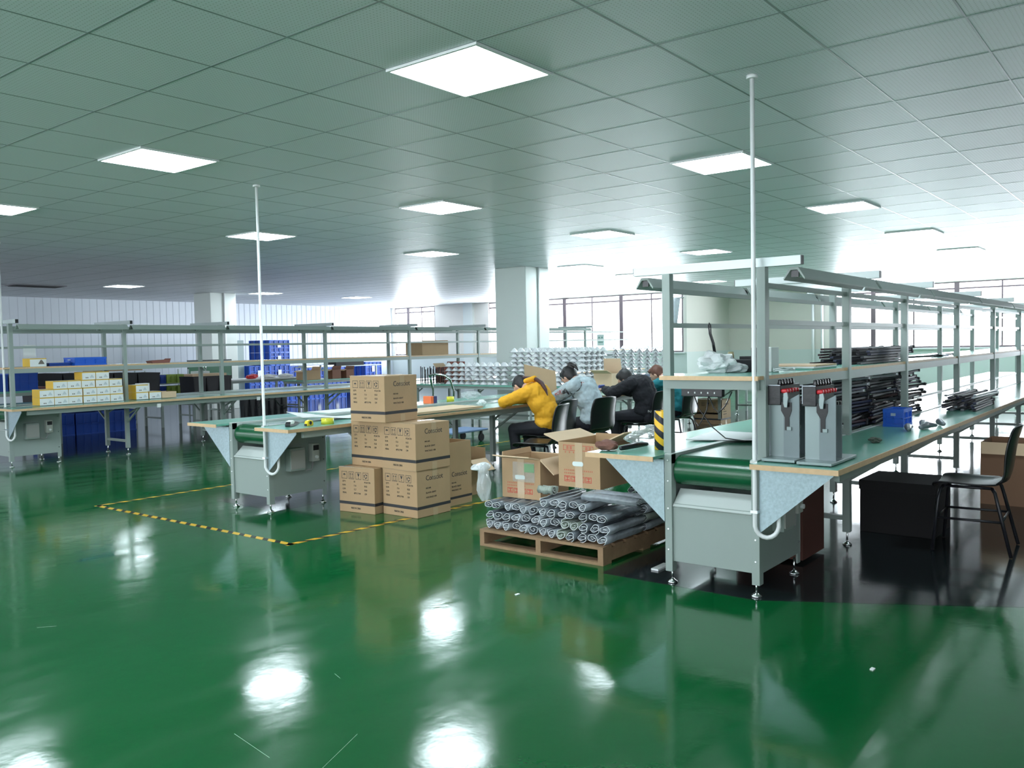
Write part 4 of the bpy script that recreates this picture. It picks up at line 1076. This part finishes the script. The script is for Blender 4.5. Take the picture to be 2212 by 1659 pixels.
# stuff at the left wing: brown paper, crumpled plastic, black tool
crumple('brown_paper_wad', (4.40, 2.76, TB), (.045, .07, .035), mat('brown_wrapping', (.17, .07, .05), .7, 0, .3, 20), 'crumpled brown paper on the left corner of the right bench', 'paper', 21)
crumple('clear_bag', (4.78, 2.70, TB), (.20, .10, .06), film, 'crumpled clear plastic on the left wing of the right bench', 'bag', 22, 4)
bm = nb(); chain(bm, [(0, 0, .02), (.10, -.04, .03), (.22, -.05, .025)], [.014, .018, .012]); o = obj('hand_tool', bm, black, loc=(4.40, 2.66, TB)); tag(o, 'black hand tool lying beside the brown paper wad', 'tool')
solid_poly('foam_sheet', [(5.05, 2.56), (5.65, 2.64), (5.62, 2.22), (5.25, 2.18)], .7605, .768, paper, 'flat white sheet lying over the belt edge of the right conveyor', 'sheet')
# things on the rack shelf
SZ = 1.2105
t = thing('carrier_bag', 'white plastic carrier bag slumped on the rack shelf with a black cable looped up', 'bag', (4.86, 2.25, SZ), -1.35)
crumple('bag_body', (0, 0, 0), (.105, .07, .062), mat('carrier_white', (.74, .77, .78), .4, 0, .1, 10, .5, 18), '', '', 31, 4, t, .3)
crumple('bag_end', (.10, .02, 0), (.075, .05, .03), mat('carrier_grey', (.4, .42, .43), .4, 0, .2, 10, .5, 18), '', '', 33, 4, t, .3)
t = thing('black_cable', 'black cable loop rising from the white bag and hooked over the shelf rail', 'cable', (4.9, 2.29, SZ))
bm = nb(); tube(bm, [(0, -.0, .12), (0, .01, .18), (0, .03, .24), (0, .035, .29), (0, .03, .305), (0, .022, .29), (0, .02, .24), (0, .0, .18), (0, -.01, .12)], .005, 6); obj('loop', bm, black, t)
t = thing('parts_bin', 'blue and black bin on the rack shelf right behind the white bag', 'bin', (5.02, 2.10, SZ))
qb('bin_body', blackm, t, 0, .2, 0, .19, 0, .075, bevel=.004); qb('blue_front', blue, t, -.004, .002, .11, .2, .01, .072)
bm = nb(); lathe(bm, [(.02, 0), (.02, .04), (.016, .05)], 14, (.06, .16, .075)); obj('jar', bm, mat('jar_amber', (.4, .36, .2), .3), t)
bm = nb(); box(bm, .03, .12, .02, .09, .075, .095); obj('black_part', bm, black, t)
t = thing('power_supply', 'white instrument box with black face on the rack shelf, at the white pole', 'instrument', (5.0, 1.965, SZ))
qb('case', paint2, t, 0, .12, 0, .035, .0, .15, bevel=.004); qb('black_case', black, t, 0, .12, .035, .13, .0, .15, bevel=.004)
qb('label_panel', mat('pale_panel', (.5, .55, .55), .5), t, -.001, .0, .008, .028, .08, .115)
t = thing('coiled_cable', 'grey and black cable coil on the shelf in front of the white instrument box', 'cable', (4.98, 1.88, SZ))
bm = nb(); pts = [(.09 * math.cos(a) * (1 + .1 * math.sin(3 * a)), .055 * math.sin(a), .008 + .004 * (i % 5)) for i, a in enumerate([k * .5 for k in range(30)])]; tube(bm, pts, .004, 6); obj('coil', bm, mat('pale_cable', (.5, .55, .55), .5), t)
for k in range(3):
    solid_poly('flat_sheet', [(5.35 + .03 * k, 1.84), (5.82, 1.84), (5.82, 2.22), (5.35 + .03 * k, 2.22)], SZ + .0005 + k * .010, SZ + .009 + k * .010, (esd, paper, cardb2)[k],
               ('green flat panel lowest in the pile on the rack shelf by the second post', 'white flat panel in the middle of the pile on the rack shelf', 'pale tan flat panel on top of the pile on the rack shelf')[k], 'panel')
# power strip under the shelf front with cables
t = thing('power_strip', 'black power strip with plugs hanging under the front edge of the rack shelf', 'power strip', (4.46, 2.16, 1.12))
qb('strip_body', black, t, -.02, .02, -.13, .12, -.03, .02, bevel=.004)
bm = nb()
for k in range(5): box(bm, -.024, -.02, -.09 + k * .04, -.083 + k * .04, -.012, -.002)
obj('sockets', bm, white, t)
for k, (y0, pts) in enumerate(((.06, [(0, .06, -.02), (-.01, .065, -.10), (-.01, .04, -.17), (-.01, .02, -.20), (-.01, 0, -.17), (0, -.03, -.10), (0, -.04, -.02)]),
                               (.05, [(0, .05, -.02), (0, .02, -.10), (0, -.06, -.20), (0, -.14, -.26), (0, -.25, -.27)]),
                               (-.04, [(0, -.04, -.02), (0, -.07, -.09), (0, -.10, -.12), (0, -.14, -.08), (0, -.18, .0)]))):
    bm = nb(); tube(bm, pts, .0035, 6); obj('cable', bm, black, t)
# two test fixtures on the near wing
def fixture(label, x, y, rz, n):
    t = thing('test_fixture', label, 'fixture', (x, y, TB), rz)
    gm = mat('machined_grey_plate', (.17, .21, .22), .38, .3, .08, 10); gl = mat('pale_plate', (.27, .33, .33), .3, .3)
    qb('base_plate', gl, t, -.14, .28, -.095, .085, .004, .020, bevel=.003)
    bm = nb()
    for a in (-.12, .26):
        for b in (-.08, .07): lathe(bm, [(.008, -.0005), (.008, .004)], 8, (a, b, 0))
    obj('rubber_feet', bm, blackm, t)
    bm = nb(); prism(bm, [(.0, .02), (.0, .28), (-.03, .33), (-.085, .36), (-.085, .02)], 'X', -.04, -.028); o = obj('side_plate', bm, gm, t)
    bm = nb(); prism(bm, [(.08, .02), (.08, .34), (.0, .34), (.0, .02)], 'X', -.022, -.01); obj('tall_plate', bm, gl, t)
    for k in range(2): qb('rear_plate', gm, t, .10 + k * .1, .112 + k * .1, -.07 + k * .05, .04 + k * .03, .02, .30)
    qb('clamp_bar', gl, t, -.05, .22, -.045, -.02, .165, .185, bevel=.002)
    hb_ = qb('head_block', black, t, -.055, .24, .012, .084, .30, .405, bevel=.003)
    bm = nb(); box(bm, -.057, -.055, .08, .084, .312, .408); box(bm, -.057, -.055, .012, .084, .404, .409); obj('head_edge', bm, mat('head_edge', (.3, .33, .36), .3, .6), t)
    for k in range(n):
        xx = -.035 + k * .042
        bm = nb(); lathe(bm, [(.012, .0), (.014, .01), (.010, .022), (.012, .03), (.004, .034)], 10, (xx, .02, .405)); obj('black_knob', bm, black, t)
        bm = nb(); lathe(bm, [(.010, 0), (.013, -.012), (.010, -.026), (.012, -.034), (.003, -.036)], 10, (xx, .015, .375), 'Y'); obj('red_connector', bm, red, t)
        bm = nb(); prism(bm, [(-.045, .315), (.012, .315), (.012, .27), (-.008, .235), (-.008, .165), (-.032, .165), (-.032, .235), (-.045, .27)], 'X', xx - .010, xx + .010)
        obj('probe', bm, black, t)
    bm = nb(); prism(bm, [(-.028, .29), (-.014, .29), (-.008, .31), (-.010, .365), (-.026, .37), (-.033, .34)], 'X', -.066, -.056); obj('clamp_lever', bm, gl, t)
fixture('test fixture with black head and red knobs nearest the white pole, on the right bench', 4.53, 1.70, .0, 5)
fixture('test fixture with black head and red knobs nearer the bench corner, on the right bench', 4.50, 1.50, .0, 6)
# stand between
t = thing('grey_upright_plate', 'tall dark grey plate standing right behind the white pole on the bench', 'plate', (4.58, 1.84, TB))
bm = nb(); prism(bm, [(-.045, .0), (-.045, .30), (.0, .345), (.045, .33), (.045, .0)], 'X', -.005, .008); obj('plate', bm, mat('dark_grey_plate', (.17, .20, .22), .45, .2), t)
qb('foot_block', mat('grey_block', (.35, .38, .40), .5), t, -.04, .04, -.05, .05, 0, .015)

# piles of dark metal arms; each arm an object
armm = [mat('black_arm', (.012, .012, .018), .5, .1), mat('navy_arm', (.014, .018, .05), .5, .1), mat('steel_arm', (.30, .32, .36), .3, .7), mat('maroon_arm', (.04, .014, .018), .5, .1)]
def arm_proto(L, m, kind):
    t = thing('metal_arm', '', 'metal arm')
    bm = nb(); box(bm, -L / 2, L / 2, -.013, .013, -.008, .008); obj('arm_tube', bm, m, t, .003)
    bm = nb(); box(bm, L / 2 - .012, L / 2 + .018, -.018, .018, -.012, .012)
    if kind: tube(bm, [(L / 2 + .01, 0, 0), (L / 2 + .05, .01, .012), (L / 2 + .09, .0, -.006)], .003, 5)
    obj('bracket', bm, blackm if kind else steel, t)
    t['used'] = 0; return t
PR = {}
def arm(x, y, z, L, k, label, group, rz=0, ry=0):
    key = (L, k)
    if key not in PR:
        o = arm_proto(L, armm[k], k != 2); del o['used']; PR[key] = o
        o.location = (x, y, z); o.rotation_euler = (0, ry, rz); o['label'] = label; o['group'] = group
    else: dup(PR[key], (x, y, z), None, label, group, rot=(0, ry, rz))
rnd = random.Random(5)
for k in range(16):      # big heap on the belt behind the near rack posts: two stacks
    for (cx, n_, lb, gp) in ((6.22, 4, 'dark metal arm in the left stack of the big heap, before the third post', 'arms in the big heap, left stack'),
                             (7.02, 4, 'dark metal arm in the right stack of the big heap, just past the third post', 'arms in the big heap, right stack'),
                             (7.80, 4, 'dark metal arm in the farthest stack of the big heap, before the fourth post', 'arms in the big heap, far stack')):
        for j in range(n_):
            arm(cx + rnd.uniform(-.045, .045), 1.88 + j * .095 + rnd.uniform(-.02, .02), .757 + k * .0235, .7, rnd.choice((0, 0, 1, 0, 3, 0, 1, 2) if k < 13 else (2, 0, 2, 1)), lb, gp, rnd.uniform(-.12, .12), rnd.uniform(-.008, .008))
for k in range(6):
    for j in range(5): arm(7.15 + rnd.uniform(-.12, .12) + (.03 * k), 1.88 + j * .085, SZ + .010 + k * .0205, 1.25, rnd.choice((0, 1, 0, 3)), 'long dark arm in the flat pile on the rack shelf after the second post', 'arms on the rack shelf', rnd.uniform(-.02, .02))
for k in range(7):
    for j in range(4): arm(8.75 + rnd.uniform(-.08, .08), 1.45 + j * .075, TB + .010 + k * .020, .95, rnd.choice((0, 0, 1, 2)), 'dark arm in the low pile at the outer edge of the right bench', 'arms in the low pile', rnd.uniform(-.05, .05))
for k in range(4): arm(8.7 + k * .35, 1.95, SZ + .012, .5 if k % 2 else .7, (0, 3, 2, 0)[k], 'single arm lying on the rack shelf beyond the flat pile', 'loose arms on the rack shelf', rnd.uniform(-.4, .4))
gm2 = mat('grey_tool', (.20, .22, .24), .35, .4)
for k, (x, y, r) in enumerate(((6.38, 1.52, .2), (6.55, 1.44, -.15), (6.72, 1.50, .1), (6.86, 1.42, .35))):
    bm = nb(); chain(bm, [(-.12, 0, .022), (.0, .01, .028), (.12, -.01, .018)], [.016, .024, .012]); o = obj('pneumatic_tool', bm, gm2, loc=(x, y, TB)); o.rotation_euler = (0, 0, r)
    tag(o, 'grey hand tool lying among four on the right bench, past the third post', 'tool', 'grey tools on the right bench')
crumple('work_glove', (5.55, 1.52, TB), (.05, .035, .018), mat('dark_glove', (.07, .09, .07), .8), 'small dark glove lying on the right bench beside the second post', 'glove', 41)
crate('dark green crate at the near foot of the big heap of arms', (5.50, 1.875, .7445), .26, .12, .16, mat('dark_green_crate', (.02, .06, .04), .5))
crate('small bright blue bin at the foot of the big heap, before the third post', (6.60, 1.62, TB), .22, .12, .13, blue)
crate('red bin under the right bench past the third leg', (7.6, 1.75, .0), .5, .3, .16, red)
# under and right of the right conveyor
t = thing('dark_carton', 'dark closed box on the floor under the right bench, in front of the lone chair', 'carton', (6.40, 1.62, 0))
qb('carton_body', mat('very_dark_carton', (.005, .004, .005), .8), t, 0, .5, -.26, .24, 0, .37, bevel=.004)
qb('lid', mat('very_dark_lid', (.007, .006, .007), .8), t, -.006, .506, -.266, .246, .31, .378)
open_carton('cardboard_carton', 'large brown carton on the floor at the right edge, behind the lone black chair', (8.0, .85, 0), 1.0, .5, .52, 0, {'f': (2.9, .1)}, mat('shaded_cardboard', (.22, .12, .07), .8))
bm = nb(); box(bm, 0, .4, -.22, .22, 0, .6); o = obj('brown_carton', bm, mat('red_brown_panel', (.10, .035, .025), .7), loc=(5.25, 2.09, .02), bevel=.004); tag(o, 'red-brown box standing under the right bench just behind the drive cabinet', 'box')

# ------------------------------------------------------------------ left conveyor: small boxes
def lampbox_mesh(w, d, h):
    bm = nb()
    fs = box(bm, 0, w, 0, d, 0, h, 0)
    for f in fs:
        n = f.normal if f.normal.length else None
    bm.normal_update()
    for f in bm.faces:
        if abs(f.normal.x) > .9: f.material_index = 1
    box(bm, -.0005, w + .0005, -.0015, 0, h - .012, h, 1)
    return bm
B0 = thing('product_box', '', 'box')
bw, bd, bh = .174, .22, .100
obj('box_body', lampbox_mesh(bw, bd, bh), [white, mustard], B0)
bm = nb(); prism(bm, [(.10, .022), (.155, .022), (.150, .032), (.132, .062), (.122, .062), (.104, .032)], 'Y', -.0022, -.0012); obj('lamp_picture', bm, mat('faint_grey_print', (.55, .6, .62), .6), B0)
bm = nb()
for k in range(2): box(bm, .045 + k * .02, .058 + k * .02, -.0022, -.0012, .018, .032)
obj('lettering', bm, inkg, B0)
n = 0
def pbox(x, y, z, label, group='small yellow and white boxes on the left bench'):
    global n
    if n == 0: B0.location = (x, y, z); B0['label'] = label; B0['group'] = group
    else: dup(B0, (x, y, z), 0, label, group)
    n += 1
BY = 11.36; bx0 = 4.73
rows_ = (('bottom', 0, 6, 0), ('second', 0, 6, 1), ('third', .17, 5, 2), ('top', .54, 2, 3))
ordn = ['first', 'second', 'third', 'fourth', 'fifth', 'sixth']
for nm, off, cnt, lv in rows_:
    for k in range(cnt): pbox(bx0 + off + k * .1785 + (.01 if k > 2 else 0), BY + random.uniform(0, .008), TB + .0055 + lv * .1015, '%s yellow and white box in the %s layer, before the second rack post' % (ordn[k], nm))
pbox(5.99, BY, TB + .0055, 'yellow and white box right behind the second rack post, under another box'); pbox(6.18, BY, TB + .0055, 'yellow and white box beside the small brown tray on the left bench'); pbox(5.99, BY, TB + .107, 'yellow and white box stacked just right of the second rack post')
t = thing('product_box', 'open yellow and white box on the left rack shelf with black lamp picture, lid up', 'box', (4.70, 11.53, 1.2515))
obj('box_body', lampbox_mesh(bw * 1.15, bd, bh * 1.05), [white, mustard], t)
bm = nb(); prism(bm, [(.10, .03), (.175, .03), (.17, .045), (.145, .085), (.13, .085), (.105, .045)], 'Y', -.0026, -.0012); obj('lamp_picture', bm, inkg, t)
bm = nb(); obox(bm, (.09, .22, .20), (.15, .004, .16), (.1, 0, 0)); obj('lid', bm, white, t)
t = thing('product_box', 'white box standing on end behind the boxes right of the second post', 'box', (6.18, 11.64, TB + .0055))
qb('box_body', white, t, 0, .16, 0, .1, 0, .21, bevel=.002); qb('flap', white, t, -.08, 0, 0, .003, .1, .2)
open_carton('cardboard_tray', 'small brown carton tray at the right end of the yellow and white boxes', (6.37, 11.50, TB + .0055), .26, .22, .085, 0, {}, cardb2)
crate('bright blue crate on the left rack shelf before the second post', (5.27, 11.54, 1.2515), .40, .30, .105, blue)
crate('low blue basket on the left rack shelf, left of the bright blue crate', (4.98, 11.62, 1.2515), .26, .22, .04, blued)
bm = nb(); prism(bm, [(-.14, 0), (.12, 0), (.14, .06), (.12, .045), (-.06, .04), (-.16, .03)], 'Y', -.08, .08); o = obj('folded_cardboard', bm, mat('reddish_card', (.25, .09, .07), .7), loc=(6.53, 11.70, 1.2515)); tag(o, 'reddish brown folded card on the left rack shelf after the second post', 'cardboard')
open_carton('cardboard_carton', 'big brown carton with torn flap on the left rack shelf before the far window', (11.86, 11.82, 1.2515), .45, .74, .26, 0, {'r': (.1, .02)}, cardb)
# cable and small instrument under the left bench
t = thing('hanging_bracket', 'black bracket with hoses hanging under the left bench past the third post', 'bracket', (8.0, 11.12, .66))
bm = nb(); tube(bm, [(-.22, 0, -.14), (-.17, 0, -.02), (-.02, 0, -.03), (.08, 0, -.01), (.18, 0, -.12), (.26, 0, -.12)], .012, 6); tube(bm, [(-.05, 0, -.03), (-.05, 0, .005)], .01, 6); obj('arm', bm, black, t)
for x in (6.15, 7.75):
    bm = nb(); box(bm, -.025, .025, -.015, .0, -.05, .0); o = obj('socket_box', bm, white, loc=(x, 11.07, .70)); tag(o, 'small white socket box on the edge of the left bench, %s post' % ('right of the second' if x < 7 else 'right of the third'), 'socket')

# ------------------------------------------------------------------ background between the left conveyor and the ribbed wall
table('low table at far left behind the left rack, holding blue crates', 4.6, 6.1, 13.8, 14.6, .86)
crate('blue crate on the low table at the left picture edge', (4.95, 14.0, .8605), .42, .4, .25, blued)
crate('blue crate on the low table, right of the one at the picture edge', (5.44, 14.0, .8605), .36, .4, .27, blued)
bm = nb(); prism(bm, [(-.3, 0), (.35, 0), (.38, .03), (-.1, .045), (-.34, .03)], 'Y', -.2, .2); o = obj('cardboard_scrap', bm, mat('reddish_card', (.25, .09, .07), .7), loc=(5.65, 13.55, .66)); 
tag(o, 'reddish cardboard scrap under the blue crates at far left', 'cardboard')
o.location = (5.75, 14.45, .8605)
def bin_(x, y, w_, h_, d_, label, group, z=0, m=None):
    t = thing('storage_bin', label, 'bin', (x, y, z), 0, group); m = m or blackm
    h_ = h_ - z
    bm = nb(); prism(bm, [(.02, 0), (w_ - .02, 0), (w_, h_), (w_ - .02, h_), (w_ - .035, .03), (.035, .03), (.02, h_), (0, h_)], 'Y', .0, d_); box(bm, .02, w_ - .02, 0, .015, 0, h_ - .02); box(bm, .02, w_ - .02, d_ - .015, d_, 0, h_ - .02)
    obj('bin_body', bm, m, t)
    bm = nb(); box(bm, -.004, w_ + .004, -.004, .012, h_ - .03, h_); box(bm, -.004, w_ + .004, d_ - .012, d_ + .004, h_ - .03, h_); box(bm, -.004, .012, .012, d_ - .012, h_ - .03, h_); box(bm, w_ - .012, w_ + .004, .012, d_ - .012, h_ - .03, h_); obj('rim', bm, m, t); return t
for k in range(5): bin_(6.20 + k * .44, 15.0, .42, 1.08 - .012 * k, .6, 'tall black bin, %s from the left in the row behind the yellow and white boxes' % ordn[k], 'tall black bins', .52)
for k in range(3): bin_(9.06 + k * .28, 15.0, .27, .92, .5, 'black bin, %s from the left in the row before the far left pillar' % ordn[k], 'black bins before the pillar', .45)
table('low pale table under the row of tall black bins', 6.15, 8.45, 14.95, 15.65, .5195, paint2)
table('low pale table under the three black bins before the pillar', 9.0, 9.95, 14.95, 15.55, .4495, paint2)
for k in range(3): crate('deep blue crate on the floor under the black bins, %s from the left' % ordn[k], (6.3 + k * .55, 15.05, 0), .5, .4, .38, blued)
solid_poly('carton_lid', [(7.2, 15.1), (8.1, 15.1), (8.1, 15.5), (7.2, 15.5)], 1.083, 1.13, cardb, 'flat brown carton lying on top of the tall black bins', 'carton')
solid_poly('carton_lid', [(9.1, 15.1), (9.85, 15.1), (9.85, 15.4), (9.1, 15.4)], .9215, .97, cardb2, 'flat pale carton on the black bins before the far left pillar', 'carton')
# wire rack with bins
t = thing('wire_rack', 'light wire rack with two rows of small bins, left of the white machine', 'rack', (8.62, 16.0, 0))
for z in (.55, .78): qb('rack_shelf', alu, t, 0, .95, 0, .4, z - .02, z)
for a in (.01, .94):
    for b in (.01, .39): qb('rack_leg', alu, t, a - .01, a + .01, b - .01, b + .01, 0, 1.05)
for z in (.5505, .7805):
    for k in range(4): crate('small %s bin, %s from the left on the %s shelf of the wire rack' % ('blue' if k < 2 else 'green', ordn[k], 'lower' if z < .6 else 'upper'), (8.66 + k * .225, 16.05, z), .19, .3, .17, blued if k < 2 else mat('lime_bin', (.25, .36, .04), .5), 0, 'bins on the wire rack')
t = thing('white_machine', 'small white machine with a chrome head standing before the far left pillar', 'machine', (9.72, 15.9, 0))
qb('cabinet', paint2, t, 0, .26, 0, .3, .45, 1.0, bevel=.01); qb('stand', paint2, t, .05, .21, .05, .25, .0, .45)
bm = nb(); 
for k in range(3): tube(bm, [(.06 + k * .06, .02, 1.0), (.04 + k * .07, .02, 1.16)], .014, 8)
obj('spindle', bm, steel, t)
# green boards at the pillar
t = thing('green_board', 'dark green board standing before the far left pillar', 'board', (10.66, 17.85, 0))
qb('board', mat('dark_green_board', (.01, .11, .05), .4), t, 0, 1.12, 0, .02, .35, 1.18); bm = nb()
for a in (-.012, 1.12): box(bm, a, a + .012, 0, .02, .0, 1.2)
box(bm, -.012, 1.132, -.002, .022, 1.18, 1.21); obj('frame', bm, mat('dark_frame', (.03, .04, .04), .5), t)
# table with cylinders
table('work table before the ribbed wall with white foam and dark cylinders', 10.2, 12.0, 15.5, 16.4, .80, paper)
for k in range(7): bin_(10.28 + k * .16, 15.2, .13, .55, .13, 'slim dark cylinder bin, %s in the row under the foam table' % (ordn + ['seventh'])[k], 'slim dark bins', .0, mat('dark_grey_bin', (.03, .033, .038), .5))
crumple('red_bundle', (10.85, 15.7, .801), (.14, .08, .05), red, 'bright red bundle on the white foam table before the ribbed wall', 'bundle', 51)
for k, (x, lb) in enumerate(((11.30, 'long white foam sheet on the far work table, left'), (11.75, 'crumpled white bags on the far work table by the blue lockers'))):
    crumple('foam_bag', (x, 15.75, .801), (.19, .12, .04), paper, lb, 'bag', 60 + k)
# blue collapsible container towers
def container(x, y, z, w_, h_, label, group):
    t = thing('blue_container', label, 'container', (x, y, z), 0, group)
    qb('shell', blued, t, 0, w_, 0, .9, 0, h_)
    bm = nb()
    for k in range(5): xx = w_ * k / 4; box(bm, xx - .012, xx + .012, -.02, 0, 0, h_)
    for zz in (0, h_ * .33, h_ * .66, h_ - .02): box(bm, 0, w_, -.02, 0, zz, zz + .02)
    obj('door_ribs', bm, blue, t)
    bm = nb()
    for k in range(5): yy = .9 * k / 4; box(bm, -.02, 0, yy - .015, yy + .015, 0, h_)
    obj('side_ribs', bm, blue, t)
    qb('label_sheet', paper, t, w_ * .38, w_ * .55, -.026, -.02, h_ * .4, h_ * .75)
gq = 'blue folding containers before the ribbed wall'
for k, (x, z, h_, lb) in enumerate(((13.35, 0, .5, 'blue container at the lower left of the blue tower group'), (13.35, .5, .5, 'blue container, second level at the left of the group'), (14.0, 0, .5, 'blue container at the bottom of the tall tower'), (14.0, .5, .5, 'blue container at the second level of the tall tower'), (14.0, 1.0, .34, 'blue container at the third level of the tall tower'), (14.0, 1.34, .34, 'blue container on the very top of the tall tower'),
                               (14.66, 0, .5, 'blue container at the bottom right of the tall tower'), (14.66, .5, .45, 'blue container on the level right of the tall tower'), (15.32, 0, .5, 'blue container at the bottom, third column from the left'), (15.32, .5, .45, 'blue container upper level, third column'), (15.98, 0, .5, 'blue container in the rightmost floor place of the group'),
                               (15.98, .5, .45, 'blue container upper level at the right end of the group'), (17.4, .0, .5, 'blue container alone near the far left window, on the floor'), (17.4, .5, .5, 'blue container alone near the far left window, on top'))): container(x, 19.4, z, .62, h_ - .004, lb, gq)
t = thing('grey_cabinet', 'tall grey cabinet standing left of the blue tower', 'cabinet', (12.85, 19.6, 0)); qb('cabinet_body', mat('grey_green_cabinet', (.30, .38, .38), .5), t, 0, .48, 0, .5, 0, 1.68, bevel=.01); qb('door', mat('grey_green_door', (.33, .41, .41), .5), t, .02, .46, -.012, 0, .05, 1.64)
# second table with cartons
table('long work table with brown cartons before the blue containers', 11.4, 14.6, 14.6, 15.4, .75)
for (x, w_, h_, m_, lb) in ((11.55, .42, .20, cardb, 'brown carton on the long back table, left of the third rack post pair'), (12.30, .24, .20, mat('red_brown_carton', (.24, .10, .06), .7), 'red-brown small carton in the middle of the long back table'), (12.70, .22, .19, mat('red_brown_carton', (.24, .10, .06), .7), 'red-brown small carton at the right on the long back table')):
    open_carton('cardboard_carton', lb, (x, 14.95, .7505), .3, w_, h_, 0, {'f': (1.9, .08), 'b': (.4, .08)}, m_)
t = thing('green_chair_frame', 'pale green wire seat frame on the long back table between the cartons', 'frame', (12.08, 15.0, .7505)); bm = nb()
for a in (0, .18): tube(bm, [(a, 0, 0), (a, 0, .22), (a, .2, .22), (a, .2, 0)], .01, 6)
tube(bm, [(0, 0, .2), (.18, 0, .2)], .01, 6); obj('frame_tube', bm, mat('pale_green_paint', (.3, .55, .5), .4), t)
t = thing('high_shelf', 'high shelf board over the long back table with dark stacks', 'shelf', (12.1, 15.45, 0)); qb('shelf_board', alu, t, 0, 2.3, 0, .4, .99, 1.01)
for a in (.02, 2.26): qb('shelf_post', alu, t, a, a + .03, .18, .21, 0, .99)
for k in range(5):
    bm = nb(); box(bm, 0, .36 if k < 2 else .85, 0, .3, 0, .028); o = obj('flat_stack', bm, (steel if k < 2 else blackm), loc=(12.15 + .42 * k if k < 2 else 13.0, 15.5, 1.0105 + (0 if k < 2 else (k - 2) * .03))); tag(o, 'flat %s bundle on the high shelf, %s' % (('grey', 'left end') if k == 0 else ('grey', 'second from the left') if k == 1 else ('black', ('lowest of the black pile', 'middle of the black pile', 'top of the black pile')[k - 2])), 'bundle')
# black rods on the shade table
for k in range(16):
    x = 11.0 + (k % 2) * .16 + random.uniform(-.02, .02); y = 10.36 + k * .033 * (1 if k < 8 else 1); 
    if k == 0:
        R0 = thing('black_rod', '', 'rod'); bm = nb(); tube(bm, [(0, 0, .01), (0, 0, .30)], .009, 8); obj('rod', bm, black, R0)
        bm = nb(); lathe(bm, [(.022, 0), (.022, .008), (.009, .012)], 12); obj('rod_base', bm, white, R0); R0.location = (x, y, .7505); R0['label'] = 'first upright black rod from the right, left of the low shade stack'; R0['group'] = 'upright black rods'
    else: dup(R0, (x, y, .7505), 0, '%s upright black rod from the right, left of the low shade stack' % (ORD + ['eleventh', 'twelfth', 'thirteenth', 'fourteenth', 'fifteenth', 'sixteenth'])[k], 'upright black rods', scale=(1, 1, random.uniform(.85, 1.08)))
open_carton('cardboard_carton', 'torn reddish carton behind the upright black rods', (11.35, 10.55, .7505), .45, .3, .28, 0, {'b': (.2, .1), 'l': (.8, .1)}, mat('reddish_card', (.25, .09, .07), .7))
crate('small red tray under the low shade stack', (11.0, 8.55, .43), .3, .35, .05, red)
t = thing('under_shelf', 'dark shelf of parts under the shade table', 'shelf', (10.98, 8.3, 0)); qb('shelf_board', blackm, t, 0, .7, 0, 1.9, .40, .425); 
for a in (.03, .65):
    for b in (.05, 1.85): qb('shelf_leg', paint, t, a - .015, a + .015, b - .015, b + .015, 0, .40)
# right background: low tables, carton by the teal sweater
table('far table seen under the rack shelf, right of the seated people', 16.3, 19.2, 6.2, 7.0)
c_ = closed_carton(.50, .40, .42, 'brown printed carton on the floor behind the teal sweater, under the far tables', (13.4, 6.40, 0), 0)
# wall sheet and hanging plastic
qb_ = nb(); box(qb_, 0, .004, 0, .22, 0, .30); o = obj('wall_notice', qb_, mat('notice_paper', (.66, .72, .70), .6), loc=(19.3, 12.15, 1.35)); tag(o, 'pale notice sheet hanging on the far rack before the window', 'notice')
bm = nb(); box(bm, -.001, .0, .04, .09, .20, .24); box(bm, -.001, .0, .13, .18, .20, .24); box(bm, -.001, 0, .04, .18, .08, .11); ob = obj('notice_print', bm, mat('green_print', (.2, .35, .3), .6), o)
bm = nb()
for i in range(9):
    for j in range(7):
        u = i / 8; v_ = j / 6; wd = .24 * (1 - .65 * v_)
        bm.verts.new((.03 * math.sin(i * 1.9), (u - .5) * 2 * wd - .05 * v_, -v_ * .72))
bm.verts.ensure_lookup_table()
for i in range(8):
    for j in range(6):
        f = bm.faces.new([bm.verts[k] for k in (i * 7 + j, i * 7 + j + 1, (i + 1) * 7 + j + 1, (i + 1) * 7 + j)]); f.smooth = True
o = obj('hanging_curtain', bm, mat('grey_film_curtain', (.32, .40, .42), .3, 0, .2, 10, alpha=.85), loc=(20.93, 10.98, 2.60)); s = o.modifiers.new('s', 'SOLIDIFY'); s.thickness = .006; rb = nb(); tube(rb, [(.0, -.34, .0), (.0, .34, .0)], .012, 8); bar(rb, (0, -.3, 0), (.075, -.3, 0), .015); bar(rb, (0, .3, 0), (.075, .3, 0), .015); obj('curtain_rod', rb, steel, o); tag(o, 'grey gathered curtain hanging at the right end of the far window', 'curtain')
